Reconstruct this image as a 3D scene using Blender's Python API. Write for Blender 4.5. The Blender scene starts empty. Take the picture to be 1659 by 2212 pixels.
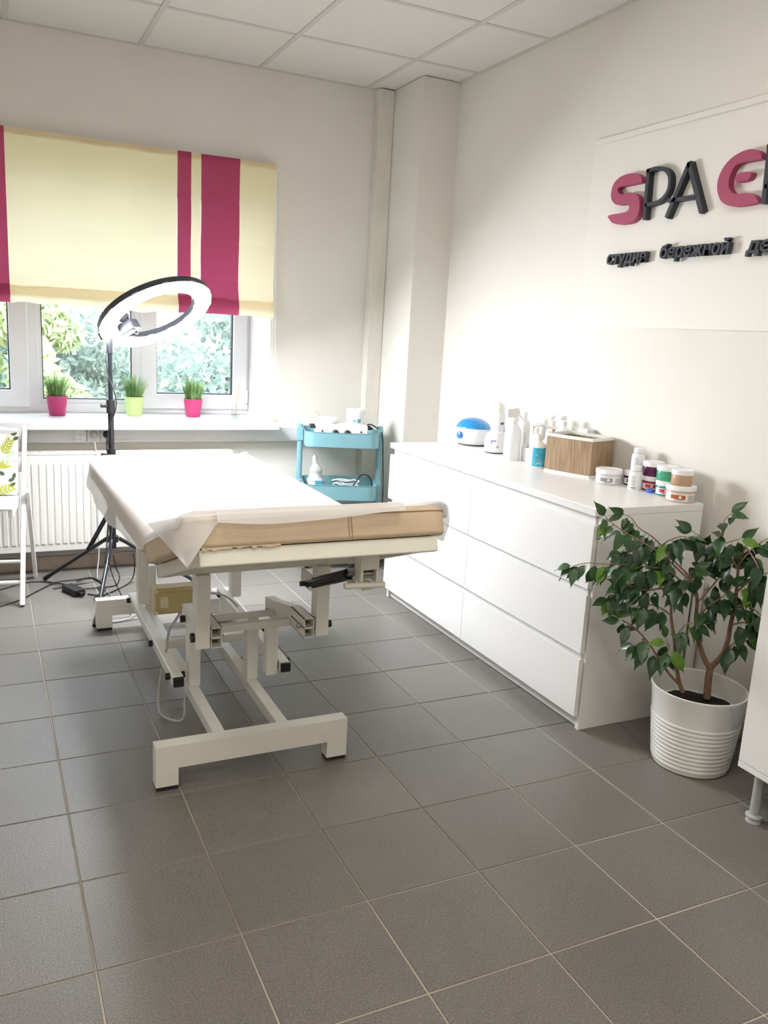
import bpy, bmesh, math, random
from mathutils import Vector, Matrix, Euler

random.seed(7)
sc = bpy.context.scene
COL = sc.collection
R_ = math.radians

# ------------------------------------------------------------------ camera
F_PX, W_PX, H_PX = 1809.96, 1659, 2212
CAM = Vector((-0.16043, -1.56009, 1.31262))
CROT = Euler((R_(77.82249), R_(-3.09007), R_(-25.22613)), 'XYZ')
cd = bpy.data.cameras.new('camera')
cd.sensor_fit = 'VERTICAL'; cd.sensor_height = 24.0
cd.lens = F_PX / H_PX * 24.0
cd.clip_start = 0.02; cd.clip_end = 200
cam = bpy.data.objects.new('camera', cd); COL.objects.link(cam)
cam.location = CAM; cam.rotation_euler = CROT
sc.camera = cam
CM = CROT.to_matrix()

# ------------------------------------------------------------------ world, exposure
SKY_STRENGTH = 4.8
RING_STRENGTH = 118.0
LAMP_STRENGTH = 8.8
wd = bpy.data.worlds.new('sky'); sc.world = wd; wd.use_nodes = True
wn = wd.node_tree.nodes; wl = wd.node_tree.links
for n in list(wn): wn.remove(n)
wo = wn.new('ShaderNodeOutputWorld'); wb = wn.new('ShaderNodeBackground')
wb.inputs['Color'].default_value = (0.79, 0.885, 1.0, 1); wb.inputs['Strength'].default_value = SKY_STRENGTH
wl.new(wb.outputs[0], wo.inputs[0])
vs = sc.view_settings
vs.view_transform = 'Standard'; vs.look = 'None'; vs.gamma = 1.0; vs.exposure = 0.66
try: vs.use_curve_mapping = False
except Exception: pass
cy = sc.cycles
cy.use_denoising = True
try: cy.denoiser = 'OPENIMAGEDENOISE'
except Exception: pass
cy.max_bounces = 6; cy.diffuse_bounces = 4; cy.glossy_bounces = 2; cy.transmission_bounces = 3; cy.transparent_max_bounces = 8
cy.use_adaptive_sampling = True; cy.adaptive_threshold = 0.05; cy.adaptive_min_samples = 12
cy.use_light_tree = False
cy.sample_clamp_indirect = 8.0
cy.caustics_reflective = False; cy.caustics_refractive = False

# ------------------------------------------------------------------ pixel helpers
def ray(u, v): return CM @ Vector(((u - 829.5) / F_PX, -(v - 1106) / F_PX, -1.0))
def onz(u, v, z): d = ray(u, v); return CAM + d * ((z - CAM.z) / d.z)
def onx(u, v, x): d = ray(u, v); return CAM + d * ((x - CAM.x) / d.x)
def ony(u, v, y): d = ray(u, v); return CAM + d * ((y - CAM.y) / d.y)
def onplane(u, v, p, n):
    d = ray(u, v); p = Vector(p); n = Vector(n)
    return CAM + d * ((p - CAM).dot(n) / d.dot(n))

# ------------------------------------------------------------------ materials
MATS = {}
def mat(name, color, rough=0.5, metal=0.0, noise=0.0, nscale=30, bump=0.0, bscale=80, spec=0.5, trans=0.0, alpha=1.0, color2=None, stretch=None, coat=0.0):
    if name in MATS: return MATS[name]
    m = bpy.data.materials.new(name); m.use_nodes = True
    nt = m.node_tree; ns = nt.nodes; ls = nt.links
    b = ns['Principled BSDF']
    c = (color[0], color[1], color[2], 1)
    b.inputs['Base Color'].default_value = c
    b.inputs['Roughness'].default_value = rough
    b.inputs['Metallic'].default_value = metal
    b.inputs['Specular IOR Level'].default_value = spec
    b.inputs['Coat Weight'].default_value = coat
    b.inputs['Alpha'].default_value = alpha
    if noise > 0 or bump > 0 or color2:
        tc = ns.new('ShaderNodeTexCoord'); mp = ns.new('ShaderNodeMapping')
        ls.new(tc.outputs['Object'], mp.inputs['Vector'])
        if stretch: mp.inputs['Scale'].default_value = stretch
    if noise > 0 or color2:
        nz = ns.new('ShaderNodeTexNoise'); nz.inputs['Scale'].default_value = nscale; nz.inputs['Detail'].default_value = 5
        ls.new(mp.outputs[0], nz.inputs['Vector'])
        rp = ns.new('ShaderNodeValToRGB'); ls.new(nz.outputs['Fac'], rp.inputs['Fac'])
        c2 = color2 if color2 else tuple(x * (1 - noise) for x in color)
        rp.color_ramp.elements[0].position = 0.32; rp.color_ramp.elements[1].position = 0.68
        rp.color_ramp.elements[0].color = (c2[0], c2[1], c2[2], 1); rp.color_ramp.elements[1].color = c
        ls.new(rp.outputs['Color'], b.inputs['Base Color'])
    if bump > 0:
        n2 = ns.new('ShaderNodeTexNoise'); n2.inputs['Scale'].default_value = bscale; n2.inputs['Detail'].default_value = 4
        ls.new(mp.outputs[0], n2.inputs['Vector'])
        bp = ns.new('ShaderNodeBump'); bp.inputs['Strength'].default_value = bump; bp.inputs['Distance'].default_value = 0.004
        ls.new(n2.outputs['Fac'], bp.inputs['Height']); ls.new(bp.outputs[0], b.inputs['Normal'])
    if trans > 0:
        out = ns['Material Output']; tr = ns.new('ShaderNodeBsdfTranslucent'); mx = ns.new('ShaderNodeMixShader')
        tr.inputs['Color'].default_value = c; mx.inputs[0].default_value = trans
        if noise > 0 or color2: ls.new(rp.outputs['Color'], tr.inputs['Color'])
        ls.new(b.outputs[0], mx.inputs[1]); ls.new(tr.outputs[0], mx.inputs[2]); ls.new(mx.outputs[0], out.inputs['Surface'])
    MATS[name] = m
    return m

def emit(name, color, strength):
    m = bpy.data.materials.new(name); m.use_nodes = True
    ns = m.node_tree.nodes; b = ns['Principled BSDF']
    b.inputs['Base Color'].default_value = (0.8, 0.8, 0.8, 1)
    b.inputs['Emission Color'].default_value = (*color, 1); b.inputs['Emission Strength'].default_value = strength
    MATS[name] = m; return m

def glass(name, tint=(0.95, 1, 1), gloss=0.06, rough=0.0):
    m = bpy.data.materials.new(name); m.use_nodes = True
    nt = m.node_tree; ns = nt.nodes; ls = nt.links
    for n in list(ns): ns.remove(n)
    o = ns.new('ShaderNodeOutputMaterial'); t = ns.new('ShaderNodeBsdfTransparent'); g = ns.new('ShaderNodeBsdfGlossy'); mx = ns.new('ShaderNodeMixShader')
    t.inputs['Color'].default_value = (*tint, 1); g.inputs['Roughness'].default_value = rough
    mx.inputs[0].default_value = gloss
    ls.new(t.outputs[0], mx.inputs[1]); ls.new(g.outputs[0], mx.inputs[2]); ls.new(mx.outputs[0], o.inputs[0])
    MATS[name] = m; return m

def tile_material():
    m = bpy.data.materials.new('floor_tile'); m.use_nodes = True
    nt = m.node_tree; ns = nt.nodes; ls = nt.links; b = ns['Principled BSDF']
    g = ns.new('ShaderNodeNewGeometry'); oi = ns.new('ShaderNodeObjectInfo')
    n1 = ns.new('ShaderNodeTexNoise'); n1.inputs['Scale'].default_value = 260; n1.inputs['Detail'].default_value = 3; n1.inputs['Roughness'].default_value = .7
    n2 = ns.new('ShaderNodeTexNoise'); n2.inputs['Scale'].default_value = 3.0; n2.inputs['Detail'].default_value = 3
    ls.new(g.outputs['Position'], n1.inputs['Vector']); ls.new(g.outputs['Position'], n2.inputs['Vector'])
    r = ns.new('ShaderNodeValToRGB'); ls.new(n1.outputs['Fac'], r.inputs['Fac'])
    r.color_ramp.elements[0].position = .3; r.color_ramp.elements[0].color = (.10, .093, .086, 1)
    r.color_ramp.elements[1].position = .72; r.color_ramp.elements[1].color = (.25, .231, .21, 1)
    mul = ns.new('ShaderNodeMath'); mul.operation = 'MULTIPLY_ADD'; ls.new(oi.outputs['Random'], mul.inputs[0]); mul.inputs[1].default_value = .10; mul.inputs[2].default_value = .86
    mul2 = ns.new('ShaderNodeMath'); mul2.operation = 'MULTIPLY_ADD'; ls.new(n2.outputs['Fac'], mul2.inputs[0]); mul2.inputs[1].default_value = .25; ls.new(mul.outputs[0], mul2.inputs[2])
    mx = ns.new('ShaderNodeVectorMath'); mx.operation = 'SCALE'; ls.new(r.outputs['Color'], mx.inputs[0]); ls.new(mul2.outputs[0], mx.inputs['Scale'])
    ls.new(mx.outputs[0], b.inputs['Base Color'])
    b.inputs['Roughness'].default_value = .40; b.inputs['Specular IOR Level'].default_value = .38
    bp = ns.new('ShaderNodeBump'); bp.inputs['Strength'].default_value = .25; bp.inputs['Distance'].default_value = .002
    ls.new(n1.outputs['Fac'], bp.inputs['Height']); ls.new(bp.outputs[0], b.inputs['Normal'])
    MATS['tile'] = m

def wood_material(name, c1, c2, scale=(1, 1, 8), ns_=12):
    return mat(name, c1, .5, color2=c2, nscale=ns_, stretch=scale)

def weave_material():
    m = bpy.data.materials.new('woven_straw'); m.use_nodes = True
    nt = m.node_tree; ns = nt.nodes; ls = nt.links; b = ns['Principled BSDF']
    tc = ns.new('ShaderNodeTexCoord'); mp = ns.new('ShaderNodeMapping'); ls.new(tc.outputs['Object'], mp.inputs[0])
    w1 = ns.new('ShaderNodeTexNoise'); w1.inputs['Scale'].default_value = 30; mp.inputs['Scale'].default_value = (6, 6, .35)
    ls.new(mp.outputs[0], w1.inputs['Vector'])
    w2 = ns.new('ShaderNodeTexWave'); w2.bands_direction = 'Z'; w2.inputs['Scale'].default_value = 60; w2.inputs['Distortion'].default_value = 2
    ls.new(tc.outputs['Object'], w2.inputs['Vector'])
    r = ns.new('ShaderNodeValToRGB'); r.color_ramp.elements[0].color = (.21, .135, .075, 1); r.color_ramp.elements[1].color = (.44, .31, .19, 1)
    ad = ns.new('ShaderNodeMath'); ad.operation = 'MULTIPLY_ADD'; ls.new(w2.outputs['Fac'], ad.inputs[0]); ad.inputs[1].default_value = .25; ls.new(w1.outputs['Fac'], ad.inputs[2])
    ls.new(ad.outputs[0], r.inputs['Fac']); ls.new(r.outputs['Color'], b.inputs['Base Color'])
    r.color_ramp.elements[0].position = .35; r.color_ramp.elements[1].position = .85
    bp = ns.new('ShaderNodeBump'); bp.inputs['Strength'].default_value = .5; bp.inputs['Distance'].default_value = .002
    ls.new(ad.outputs[0], bp.inputs['Height']); ls.new(bp.outputs[0], b.inputs['Normal']); b.inputs['Roughness'].default_value = .7
    MATS['weave'] = m

def paper_material():
    m = bpy.data.materials.new('paper_sheet'); m.use_nodes = True
    nt = m.node_tree; ns = nt.nodes; ls = nt.links; b = ns['Principled BSDF']; o = ns['Material Output']
    b.inputs['Base Color'].default_value = (.9, .9, .9, 1); b.inputs['Roughness'].default_value = .8
    tl = ns.new('ShaderNodeBsdfTranslucent'); tl.inputs['Color'].default_value = (.9, .9, .9, 1)
    tp = ns.new('ShaderNodeBsdfTransparent')
    m1 = ns.new('ShaderNodeMixShader'); m1.inputs[0].default_value = .3; m2 = ns.new('ShaderNodeMixShader'); m2.inputs[0].default_value = .25
    ls.new(b.outputs[0], m1.inputs[1]); ls.new(tl.outputs[0], m1.inputs[2]); ls.new(m1.outputs[0], m2.inputs[1]); ls.new(tp.outputs[0], m2.inputs[2]); ls.new(m2.outputs[0], o.inputs['Surface'])
    MATS['paper'] = m

tile_material(); weave_material(); paper_material()
mat('grout', (.62, .56, .45), .9, color2=(.16, .14, .115), nscale=1.1)
mat('wall', (.80, .775, .715), .75, noise=.03, nscale=3, bump=.05, bscale=140)
mat('ceiling_board', (.80, .775, .745), .9, noise=.06, nscale=160)
mat('ceiling_bar', (.62, .60, .585), .6)
mat('ceiling_base', (.5, .49, .48), .9)
mat('pvc', (.84, .84, .86), .3, noise=.04, nscale=6)
mat('gasket', (.02, .025, .03), .5)
mat('sill', (.86, .86, .87), .3, noise=.05, nscale=12)
mat('radiator', (.83, .82, .78), .35)
mat('duct', (.80, .80, .79), .45, noise=.05, nscale=8)
mat('boxing', (.77, .745, .67), .6, noise=.08, nscale=14, stretch=(1, 1, .4))
mat('chrome', (.7, .7, .7), .2, metal=1.0)
mat('brass', (.75, .7, .6), .3, metal=1.0)
mat('cream_fabric', (.92, .79, .555), .9, trans=.52, bump=.1, bscale=500)
mat('magenta_fabric', (.42, .06, .135), .9, trans=.3, bump=.1, bscale=500)
mat('white_gloss', (.85, .85, .85), .22, noise=.02, nscale=3)
mat('white_lacquer', (.83, .825, .81), .3)
mat('white_paint', (.86, .85, .84), .4)
mat('ivory_metal', (.80, .785, .69), .35, noise=.05, nscale=9)
mat('white_metal', (.84, .83, .77), .32, noise=.05, nscale=9)
mat('black_plastic', (.012, .013, .015), .45)
mat('black_rubber', (.02, .02, .02), .75)
mat('black_metal', (.012, .013, .018), .3)
mat('dark_grey', (.05, .055, .07), .45)
mat('steel', (.45, .45, .45), .3, metal=1.0)
mat('tan_leather', (.67, .525, .375), .42, noise=.12, nscale=10, bump=.12, bscale=220, color2=(.61, .47, .325))
mat('seam_thread', (.30, .19, .10), .7)
mat('yellow_plastic', (.62, .50, .25), .4, noise=.08, nscale=12)
mat('label_paper', (.80, .74, .55), .6)
mat('turquoise', (.19, .385, .43), .38)
mat('white_plastic', (.86, .86, .86), .3)
mat('offwhite_plastic', (.80, .79, .72), .35)
mat('blue_gloss', (.02, .25, .60), .08, coat=.6)
mat('blue_knob', (.03, .16, .60), .25)
mat('blue_label', (.045, .42, .62), .35)
mat('purple_print', (.14, .06, .38), .5)
mat('grey_print', (.30, .30, .32), .6)
mat('lightgrey_print', (.52, .52, .53), .6)
mat('dark_print', (.05, .05, .06), .6)
mat('red_print', (.62, .03, .09), .5)
mat('rust_print', (.45, .12, .05), .5)
mat('teal_print', (.05, .30, .42), .5)
mat('purple_gel', (.11, .012, .07), .15)
mat('green_gel', (.07, .36, .22), .15)
mat('tan_gel', (.50, .32, .20), .2)
mat('red_gel', (.35, .01, .02), .2)
mat('teal_gel', (.03, .30, .28), .2)
mat('rose_gel', (.62, .42, .36), .2)
mat('clear_grey', (.60, .60, .60), .2)
mat('blue_cap', (.08, .17, .75), .35)
mat('spatula', (.66, .44, .22), .6)
mat('spatula_dark', (.42, .20, .09), .6)
mat('pink_pot', (.44, .03, .135), .4, trans=.05)
mat('lime_pot', (.60, .76, .30), .4, trans=.1)
mat('grass', (.34, .50, .16), .5, trans=.25, color2=(.06, .16, .05), nscale=18)
mat('soil', (.012, .010, .008), .95, bump=.8, bscale=150)
mat('pot_white', (.80, .79, .76), .28)
mat('bark', (.25, .145, .085), .8, noise=.4, nscale=60)
mat('twig', (.30, .20, .12), .8)
mat('leaf_dark', (.022, .062, .022), .34, trans=.08, noise=.3, nscale=40)
mat('leaf_mid', (.038, .10, .028), .36, trans=.1, noise=.3, nscale=40)
mat('leaf_light', (.13, .27, .03), .4, trans=.2, noise=.2, nscale=40)
mat('sign_board', (.81, .785, .73), .6)
mat('sign_pink', (.36, .055, .125), .55)
mat('sign_dark', (.03, .034, .045), .6)
mat('baseboard_wood', (.46, .38, .30), .5, color2=(.38, .31, .25), nscale=20)
mat('pipe_grey', (.42, .42, .43), .5)
mat('pipe_white', (.78, .76, .72), .4)
mat('cable_black', (.012, .012, .014), .5)
mat('cable_grey', (.42, .41, .40), .5)
mat('cable_white', (.8, .8, .78), .5)
mat('cloth_white', (.82, .82, .79), .9)
mat('leafprint_olive', (.42, .45, .06), .9)
mat('leafprint_dark', (.07, .10, .05), .9)
mat('leafprint_pale', (.55, .68, .48), .9)
mat('tree_bark', (.20, .16, .13), .9)
mat('foliage_a', (.36, .46, .36), .8, trans=.35, color2=(.21, .29, .23), nscale=1.6)
mat('foliage_b', (.48, .53, .43), .8, trans=.35, color2=(.29, .345, .29), nscale=1.6)
mat('foliage_c', (.75, .72, .42), .8, trans=.3, color2=(.40, .50, .25), nscale=1.6)
mat('ground', (.30, .33, .22), .95, noise=.3, nscale=3)
mat('foam', (.55, .42, .20), .9)
glass('window_glass', (.94, .98, 1.0), .05)
glass('bottle_glass', (.93, .95, .95), .16, .03)
emit('ring_glow', (.93, .95, 1.0), RING_STRENGTH)
emit('lamp_glow', (1.0, .94, .85), LAMP_STRENGTH)

# ------------------------------------------------------------------ mesh builder
class MB:
    def __init__(self): self.v = []; self.f = []
    def add(self, vs, fs):
        o = len(self.v); self.v += [Vector(p) for p in vs]; self.f += [tuple(i + o for i in f) for f in fs]; return self
    def box(self, x0, x1, y0, y1, z0, z1, M=None, bev=0.0):
        if bev > 0:
            bm = bmesh.new(); bmesh.ops.create_cube(bm, size=1)
            for w in bm.verts: w.co = Vector(((x0 + x1) / 2 + w.co.x * (x1 - x0), (y0 + y1) / 2 + w.co.y * (y1 - y0), (z0 + z1) / 2 + w.co.z * (z1 - z0)))
            bmesh.ops.bevel(bm, geom=bm.edges[:], offset=bev, segments=2, affect='EDGES', profile=.5)
            bm.verts.index_update()
            vs = [w.co.copy() for w in bm.verts]; fs = [tuple(w.index for w in f.verts) for f in bm.faces]; bm.free()
        else:
            vs = [Vector(p) for p in ((x0, y0, z0), (x1, y0, z0), (x1, y1, z0), (x0, y1, z0), (x0, y0, z1), (x1, y0, z1), (x1, y1, z1), (x0, y1, z1))]
            fs = [(0, 3, 2, 1), (4, 5, 6, 7), (0, 1, 5, 4), (1, 2, 6, 5), (2, 3, 7, 6), (3, 0, 4, 7)]
        if M is not None: vs = [M @ p for p in vs]
        return self.add(vs, fs)
    def beam(self, a, b, w, h, bev=0.0, up=(0, 0, 1)):
        a = Vector(a); b = Vector(b); d = (b - a); L = d.length; d.normalize()
        s = d.cross(Vector(up));
        if s.length < 1e-4: s = Vector((1, 0, 0))
        s.normalize(); t = s.cross(d)
        M = Matrix(((d.x, s.x, t.x, a.x), (d.y, s.y, t.y, a.y), (d.z, s.z, t.z, a.z), (0, 0, 0, 1)))
        return self.box(0, L, -w / 2, w / 2, -h / 2, h / 2, M, bev)
    def tube(self, pts, r, n=8, cap=True):
        pts = [Vector(p) for p in pts]; N = len(pts)
        rs = r if isinstance(r, (list, tuple)) else [r] * N
        d0 = (pts[1] - pts[0]).normalized()
        ref = Vector((0, 0, 1)) if abs(d0.z) < .9 else Vector((1, 0, 0))
        u = d0.cross(ref).normalized(); vs = []
        for i, p in enumerate(pts):
            d = (pts[min(i + 1, N - 1)] - pts[max(i - 1, 0)]).normalized()
            u = (u - d * u.dot(d))
            if u.length < 1e-5: u = d.orthogonal()
            u.normalize(); w = d.cross(u)
            for k in range(n):
                a = 2 * math.pi * k / n
                vs.append(p + (u * math.cos(a) + w * math.sin(a)) * rs[i])
        fs = []
        for i in range(N - 1):
            for k in range(n):
                fs.append((i * n + k, i * n + (k + 1) % n, (i + 1) * n + (k + 1) % n, (i + 1) * n + k))
        if cap: fs.append(tuple(range(n - 1, -1, -1))); fs.append(tuple((N - 1) * n + k for k in range(n)))
        return self.add(vs, fs)
    def lathe(self, prof, c=(0, 0, 0), n=24, sx=1, sy=1, M=None, caps=True):
        c = Vector(c); vs = []; fs = []
        for (r, z) in prof:
            for k in range(n):
                a = 2 * math.pi * k / n
                vs.append(Vector((r * math.cos(a) * sx, r * math.sin(a) * sy, z)))
        if M is not None: vs = [M @ p for p in vs]
        vs = [p + c for p in vs]
        for i in range(len(prof) - 1):
            for k in range(n):
                fs.append((i * n + k, i * n + (k + 1) % n, (i + 1) * n + (k + 1) % n, (i + 1) * n + k))
        if caps:
            fs.append(tuple(range(n - 1, -1, -1))); m = (len(prof) - 1) * n; fs.append(tuple(m + k for k in range(n)))
        return self.add(vs, fs)
    def prism(self, poly, d, cap=True):
        d = Vector(d); n = len(poly); p0 = [Vector(p) for p in poly]
        vs = p0 + [p + d for p in p0]
        fs = [(i, (i + 1) % n, n + (i + 1) % n, n + i) for i in range(n)] + [tuple(range(n - 1, -1, -1)), tuple(range(n, 2 * n))]
        return self.add(vs, fs)
    def rings(self, rings, cap0=True, cap1=True):
        n = len(rings[0]); vs = [p for r in rings for p in r]; fs = []
        for i in range(len(rings) - 1):
            for k in range(n): fs.append((i * n + k, i * n + (k + 1) % n, (i + 1) * n + (k + 1) % n, (i + 1) * n + k))
        if cap0: fs.append(tuple(range(n - 1, -1, -1)))
        if cap1: m = (len(rings) - 1) * n; fs.append(tuple(m + k for k in range(n)))
        return self.add(vs, fs)
    def grid(self, P, nu, nv):
        vs = [P(i / nu, j / nv) for j in range(nv + 1) for i in range(nu + 1)]; fs = []
        for j in range(nv):
            for i in range(nu):
                a = j * (nu + 1) + i; fs.append((a, a + 1, a + nu + 2, a + nu + 1))
        return self.add(vs, fs)
    def build(self, name, m, parent=None, smooth=False, org=None, angle=40, fixn=True, solid=0.0):
        o = org if org is not None else (Vector(parent['_o']) if parent is not None and '_o' in parent else Vector((0, 0, 0)))
        me = bpy.data.meshes.new(name)
        me.from_pydata([tuple(p - o) for p in self.v], [], self.f); me.update()
        if fixn:
            bm = bmesh.new(); bm.from_mesh(me); bmesh.ops.recalc_face_normals(bm, faces=bm.faces[:]); bm.to_mesh(me); bm.free()
        me.materials.append(MATS[m] if isinstance(m, str) else m)
        if smooth:
            for p in me.polygons: p.use_smooth = True
            try: me.set_sharp_from_angle(angle=R_(angle))
            except Exception: pass
        ob = bpy.data.objects.new(name, me); COL.objects.link(ob)
        if parent is not None:
            ob.parent = parent; ob['_o'] = list(o)
        else:
            ob.location = o; ob['_o'] = list(o)
        if solid: 
            md = ob.modifiers.new('thickness', 'SOLIDIFY'); md.thickness = solid; md.offset = 0
        return ob

def tag(o, label, cat, group=None):
    o['label'] = label; o['category'] = cat
    if group: o['group'] = group
    return o
def thing(name, label, cat, loc, group=None):
    o = bpy.data.objects.new(name, None); COL.objects.link(o); o.empty_display_size = .05
    o.location = loc; o['_o'] = list(loc); return tag(o, label, cat, group)
def struct(o): o['kind'] = 'structure'; return o
def stuff(o): o['kind'] = 'stuff'; return o
def copy_tree(o, parent=None):
    c = o.copy(); COL.objects.link(c); c.parent = parent
    for ch in list(o.children): copy_tree(ch, c)
    return c
def rrect(w, d, r, n=6, inset=0.0):
    r = max(r - inset, .0005); hw = w / 2 - inset; hd = d / 2 - inset; out = []
    for cx, cy, a0 in ((hw - r, hd - r, 0), (-hw + r, hd - r, 90), (-hw + r, -hd + r, 180), (hw - r, -hd + r, 270)):
        for k in range(n + 1):
            a = R_(a0 + 90 * k / n); out.append(Vector((cx + r * math.cos(a), cy + r * math.sin(a), 0)))
    return out
def smooth_path(pts, k=6):
    pts = [Vector(p) for p in pts]; out = []
    for i in range(len(pts) - 1):
        p0 = pts[max(i - 1, 0)]; p1 = pts[i]; p2 = pts[i + 1]; p3 = pts[min(i + 2, len(pts) - 1)]
        for j in range(k):
            t = j / k
            out.append(.5 * ((2 * p1) + (p2 - p0) * t + (2 * p0 - 5 * p1 + 4 * p2 - p3) * t * t + (-p0 + 3 * p1 - 3 * p2 + p3) * t ** 3))
    out.append(pts[-1]); return out

# ------------------------------------------------------------------ room shell
XR, XL, YB, YF, ZC = 2.165, -1.45, 2.99, -2.75, 2.598
S = 0.305
fl = struct(MB().box(XL - .02, XR + .02, YF - .02, YB + .02, -.06, -.0025).build('floor', 'grout'))
tile_meshes = {}
def tile_mesh(w, d):
    key = (round(w, 3), round(d, 3))
    if key not in tile_meshes:
        b = .0012
        vs = [(0, 0, -.02), (w, 0, -.02), (w, d, -.02), (0, d, -.02), (0, 0, -b), (w, 0, -b), (w, d, -b), (0, d, -b), (b, b, 0), (w - b, b, 0), (w - b, d - b, 0), (b, d - b, 0)]
        fs = [(0, 1, 5, 4), (1, 2, 6, 5), (2, 3, 7, 6), (3, 0, 4, 7), (4, 5, 9, 8), (5, 6, 10, 9), (6, 7, 11, 10), (7, 4, 8, 11), (8, 9, 10, 11)]
        me = bpy.data.meshes.new('tile'); me.from_pydata(vs, [], fs); me.materials.append(MATS['tile']); tile_meshes[key] = me
    return tile_meshes[key]
g = .004
for i in range(-5, 8):
    for j in range(-9, 10):
        x0, x1 = max(i * S + g / 2, XL), min((i + 1) * S - g / 2, XR); y0, y1 = max(j * S + g / 2, YF), min((j + 1) * S - g / 2, YB)
        if x1 - x0 < .01 or y1 - y0 < .01: continue
        t = bpy.data.objects.new('tile', tile_mesh(x1 - x0, y1 - y0)); COL.objects.link(t); t.parent = fl
        t.location = (x0, y0, random.uniform(-.0004, 0))

# ceiling with suspended tiles
ce = struct(MB().box(XL - .05, XR + .05, YF - .05, YB + .05, ZC + .02, ZC + .1).build('ceiling', 'ceiling_base'))
xs = [XL] + [x for x in [-1.2, -.6, 0, .6, 1.2, 1.8] if x > XL] + [XR]
ys = [YF] + [2.4 - .6 * k for k in range(8, -1, -1)] + [YB]
LAMPS = {(2, 4), (4, 4), (2, 1), (4, 1)}
cm = {}
for i in range(len(xs) - 1):
    for j in range(len(ys) - 1):
        if (i, j) in LAMPS: continue
        w, d = xs[i + 1] - xs[i], ys[j + 1] - ys[j]; key = (round(w, 3), round(d, 3))
        if key not in cm:
            b = MB().box(0, w, 0, d, 0, .018); me = bpy.data.meshes.new('ceiling_tile'); me.from_pydata([tuple(p) for p in b.v], [], b.f); me.materials.append(MATS['ceiling_board']); cm[key] = me
        t = bpy.data.objects.new('ceiling_tile', cm[key]); COL.objects.link(t); t.parent = ce; t.location = (xs[i], ys[j], ZC + .003)
for x in xs[1:-1]: MB().box(x - .012, x + .012, YF, YB, ZC - .001, ZC + .02).build('grid_bar', 'ceiling_bar', ce)
for y in ys[1:-1]: MB().box(XL, XR, y - .012, y + .012, ZC, ZC + .0195).build('grid_bar', 'ceiling_bar', ce)
for (x0, x1, y0, y1) in ((XL, XR, YB - .02, YB), (XR - .02, XR, YF, YB - .02), (XL, XL + .02, YF, YB - .02)):
    MB().box(x0, x1, y0, y1, ZC - .0015, ZC + .02).build('edge_bar', 'ceiling_bar', ce)
LAMP_SIDE = {(2, 4): 'left', (4, 4): 'right', (2, 1): 'rear_left', (4, 1): 'rear_right'}
for k, (i, j) in enumerate(sorted(LAMPS)):
    t = thing('ceiling_lamp_%s_offscreen' % LAMP_SIDE[(i, j)], 'square white recessed ceiling light panel set in the ceiling grid', 'light', ((xs[i] + xs[i + 1]) / 2, (ys[j] + ys[j + 1]) / 2, ZC), 'recessed ceiling panels')
    x0, x1, y0, y1 = xs[i] + .012, xs[i + 1] - .012, ys[j] + .012, ys[j + 1] - .012
    f = MB(); w = .02
    f.box(x0, x1, y0, y0 + w, ZC - .004, ZC + .015); f.box(x0, x1, y1 - w, y1, ZC - .004, ZC + .015); f.box(x0, x0 + w, y0 + w, y1 - w, ZC - .004, ZC + .015); f.box(x1 - w, x1, y0 + w, y1 - w, ZC - .004, ZC + .015)
    f.build('frame', 'white_paint', t)
    MB().box(x0 + w, x1 - w, y0 + w, y1 - w, ZC, ZC + .01).build('diffuser_%s_offscreen' % LAMP_SIDE[(i, j)], 'lamp_glow', t)

# walls
WX0, WX1, WZ0, WZ1, YW = -.53, 1.292, .745, 2.09, 3.32     # window opening, frame plane
wb_ = MB(); T = YB + .45
wb_.box(XL - .2, WX0, YB, T, -.05, 2.7); wb_.box(WX1, XR + .2, YB, T, -.05, 2.7)
wb_.box(WX0, WX1, YB, T, -.05, WZ0); wb_.box(WX0, WX1, YB, T, WZ1, 2.7)
struct(wb_.build('wall_back', 'wall'))
struct(MB().box(XR, XR + .2, YF - .2, YB, -.05, 2.7).build('wall_right', 'wall'))
struct(MB().box(XL - .2, XL, YF - .2, YB, -.05, 2.7).build('wall_left', 'wall'))
struct(MB().box(XL, XR, YF - .2, YF, -.05, 2.7).build('wall_front', 'wall'))
struct(MB().box(1.945, XR, 2.588, YB, -.002, ZC - .001).build('wall_corner', 'wall'))
# corner pipe boxing
bx = struct(MB().box(1.853, 1.944, 2.925, YB, 0, ZC - .002, bev=.004).build('trim_1', 'boxing'))
# reveal splay board
MB().prism([(WX1, YB + .004, .785), (1.262, YW, .785), (WX1, YW, .785)], (0, 0, WZ1 - .785)).build('reveal_board', 'white_paint', None)
rv = bpy.data.objects['reveal_board']; rv.name = 'trim_2'; struct(rv)
# baseboards
bb = MB().box(XL, 1.85, YB - .014, YB, 0, .072, bev=.002); struct(bb.build('baseboard_back', 'baseboard_wood'))
struct(MB().box(XR - .014, XR, YF, 2.586, 0, .06, bev=.002).build('baseboard_right', 'baseboard_wood'))

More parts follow.
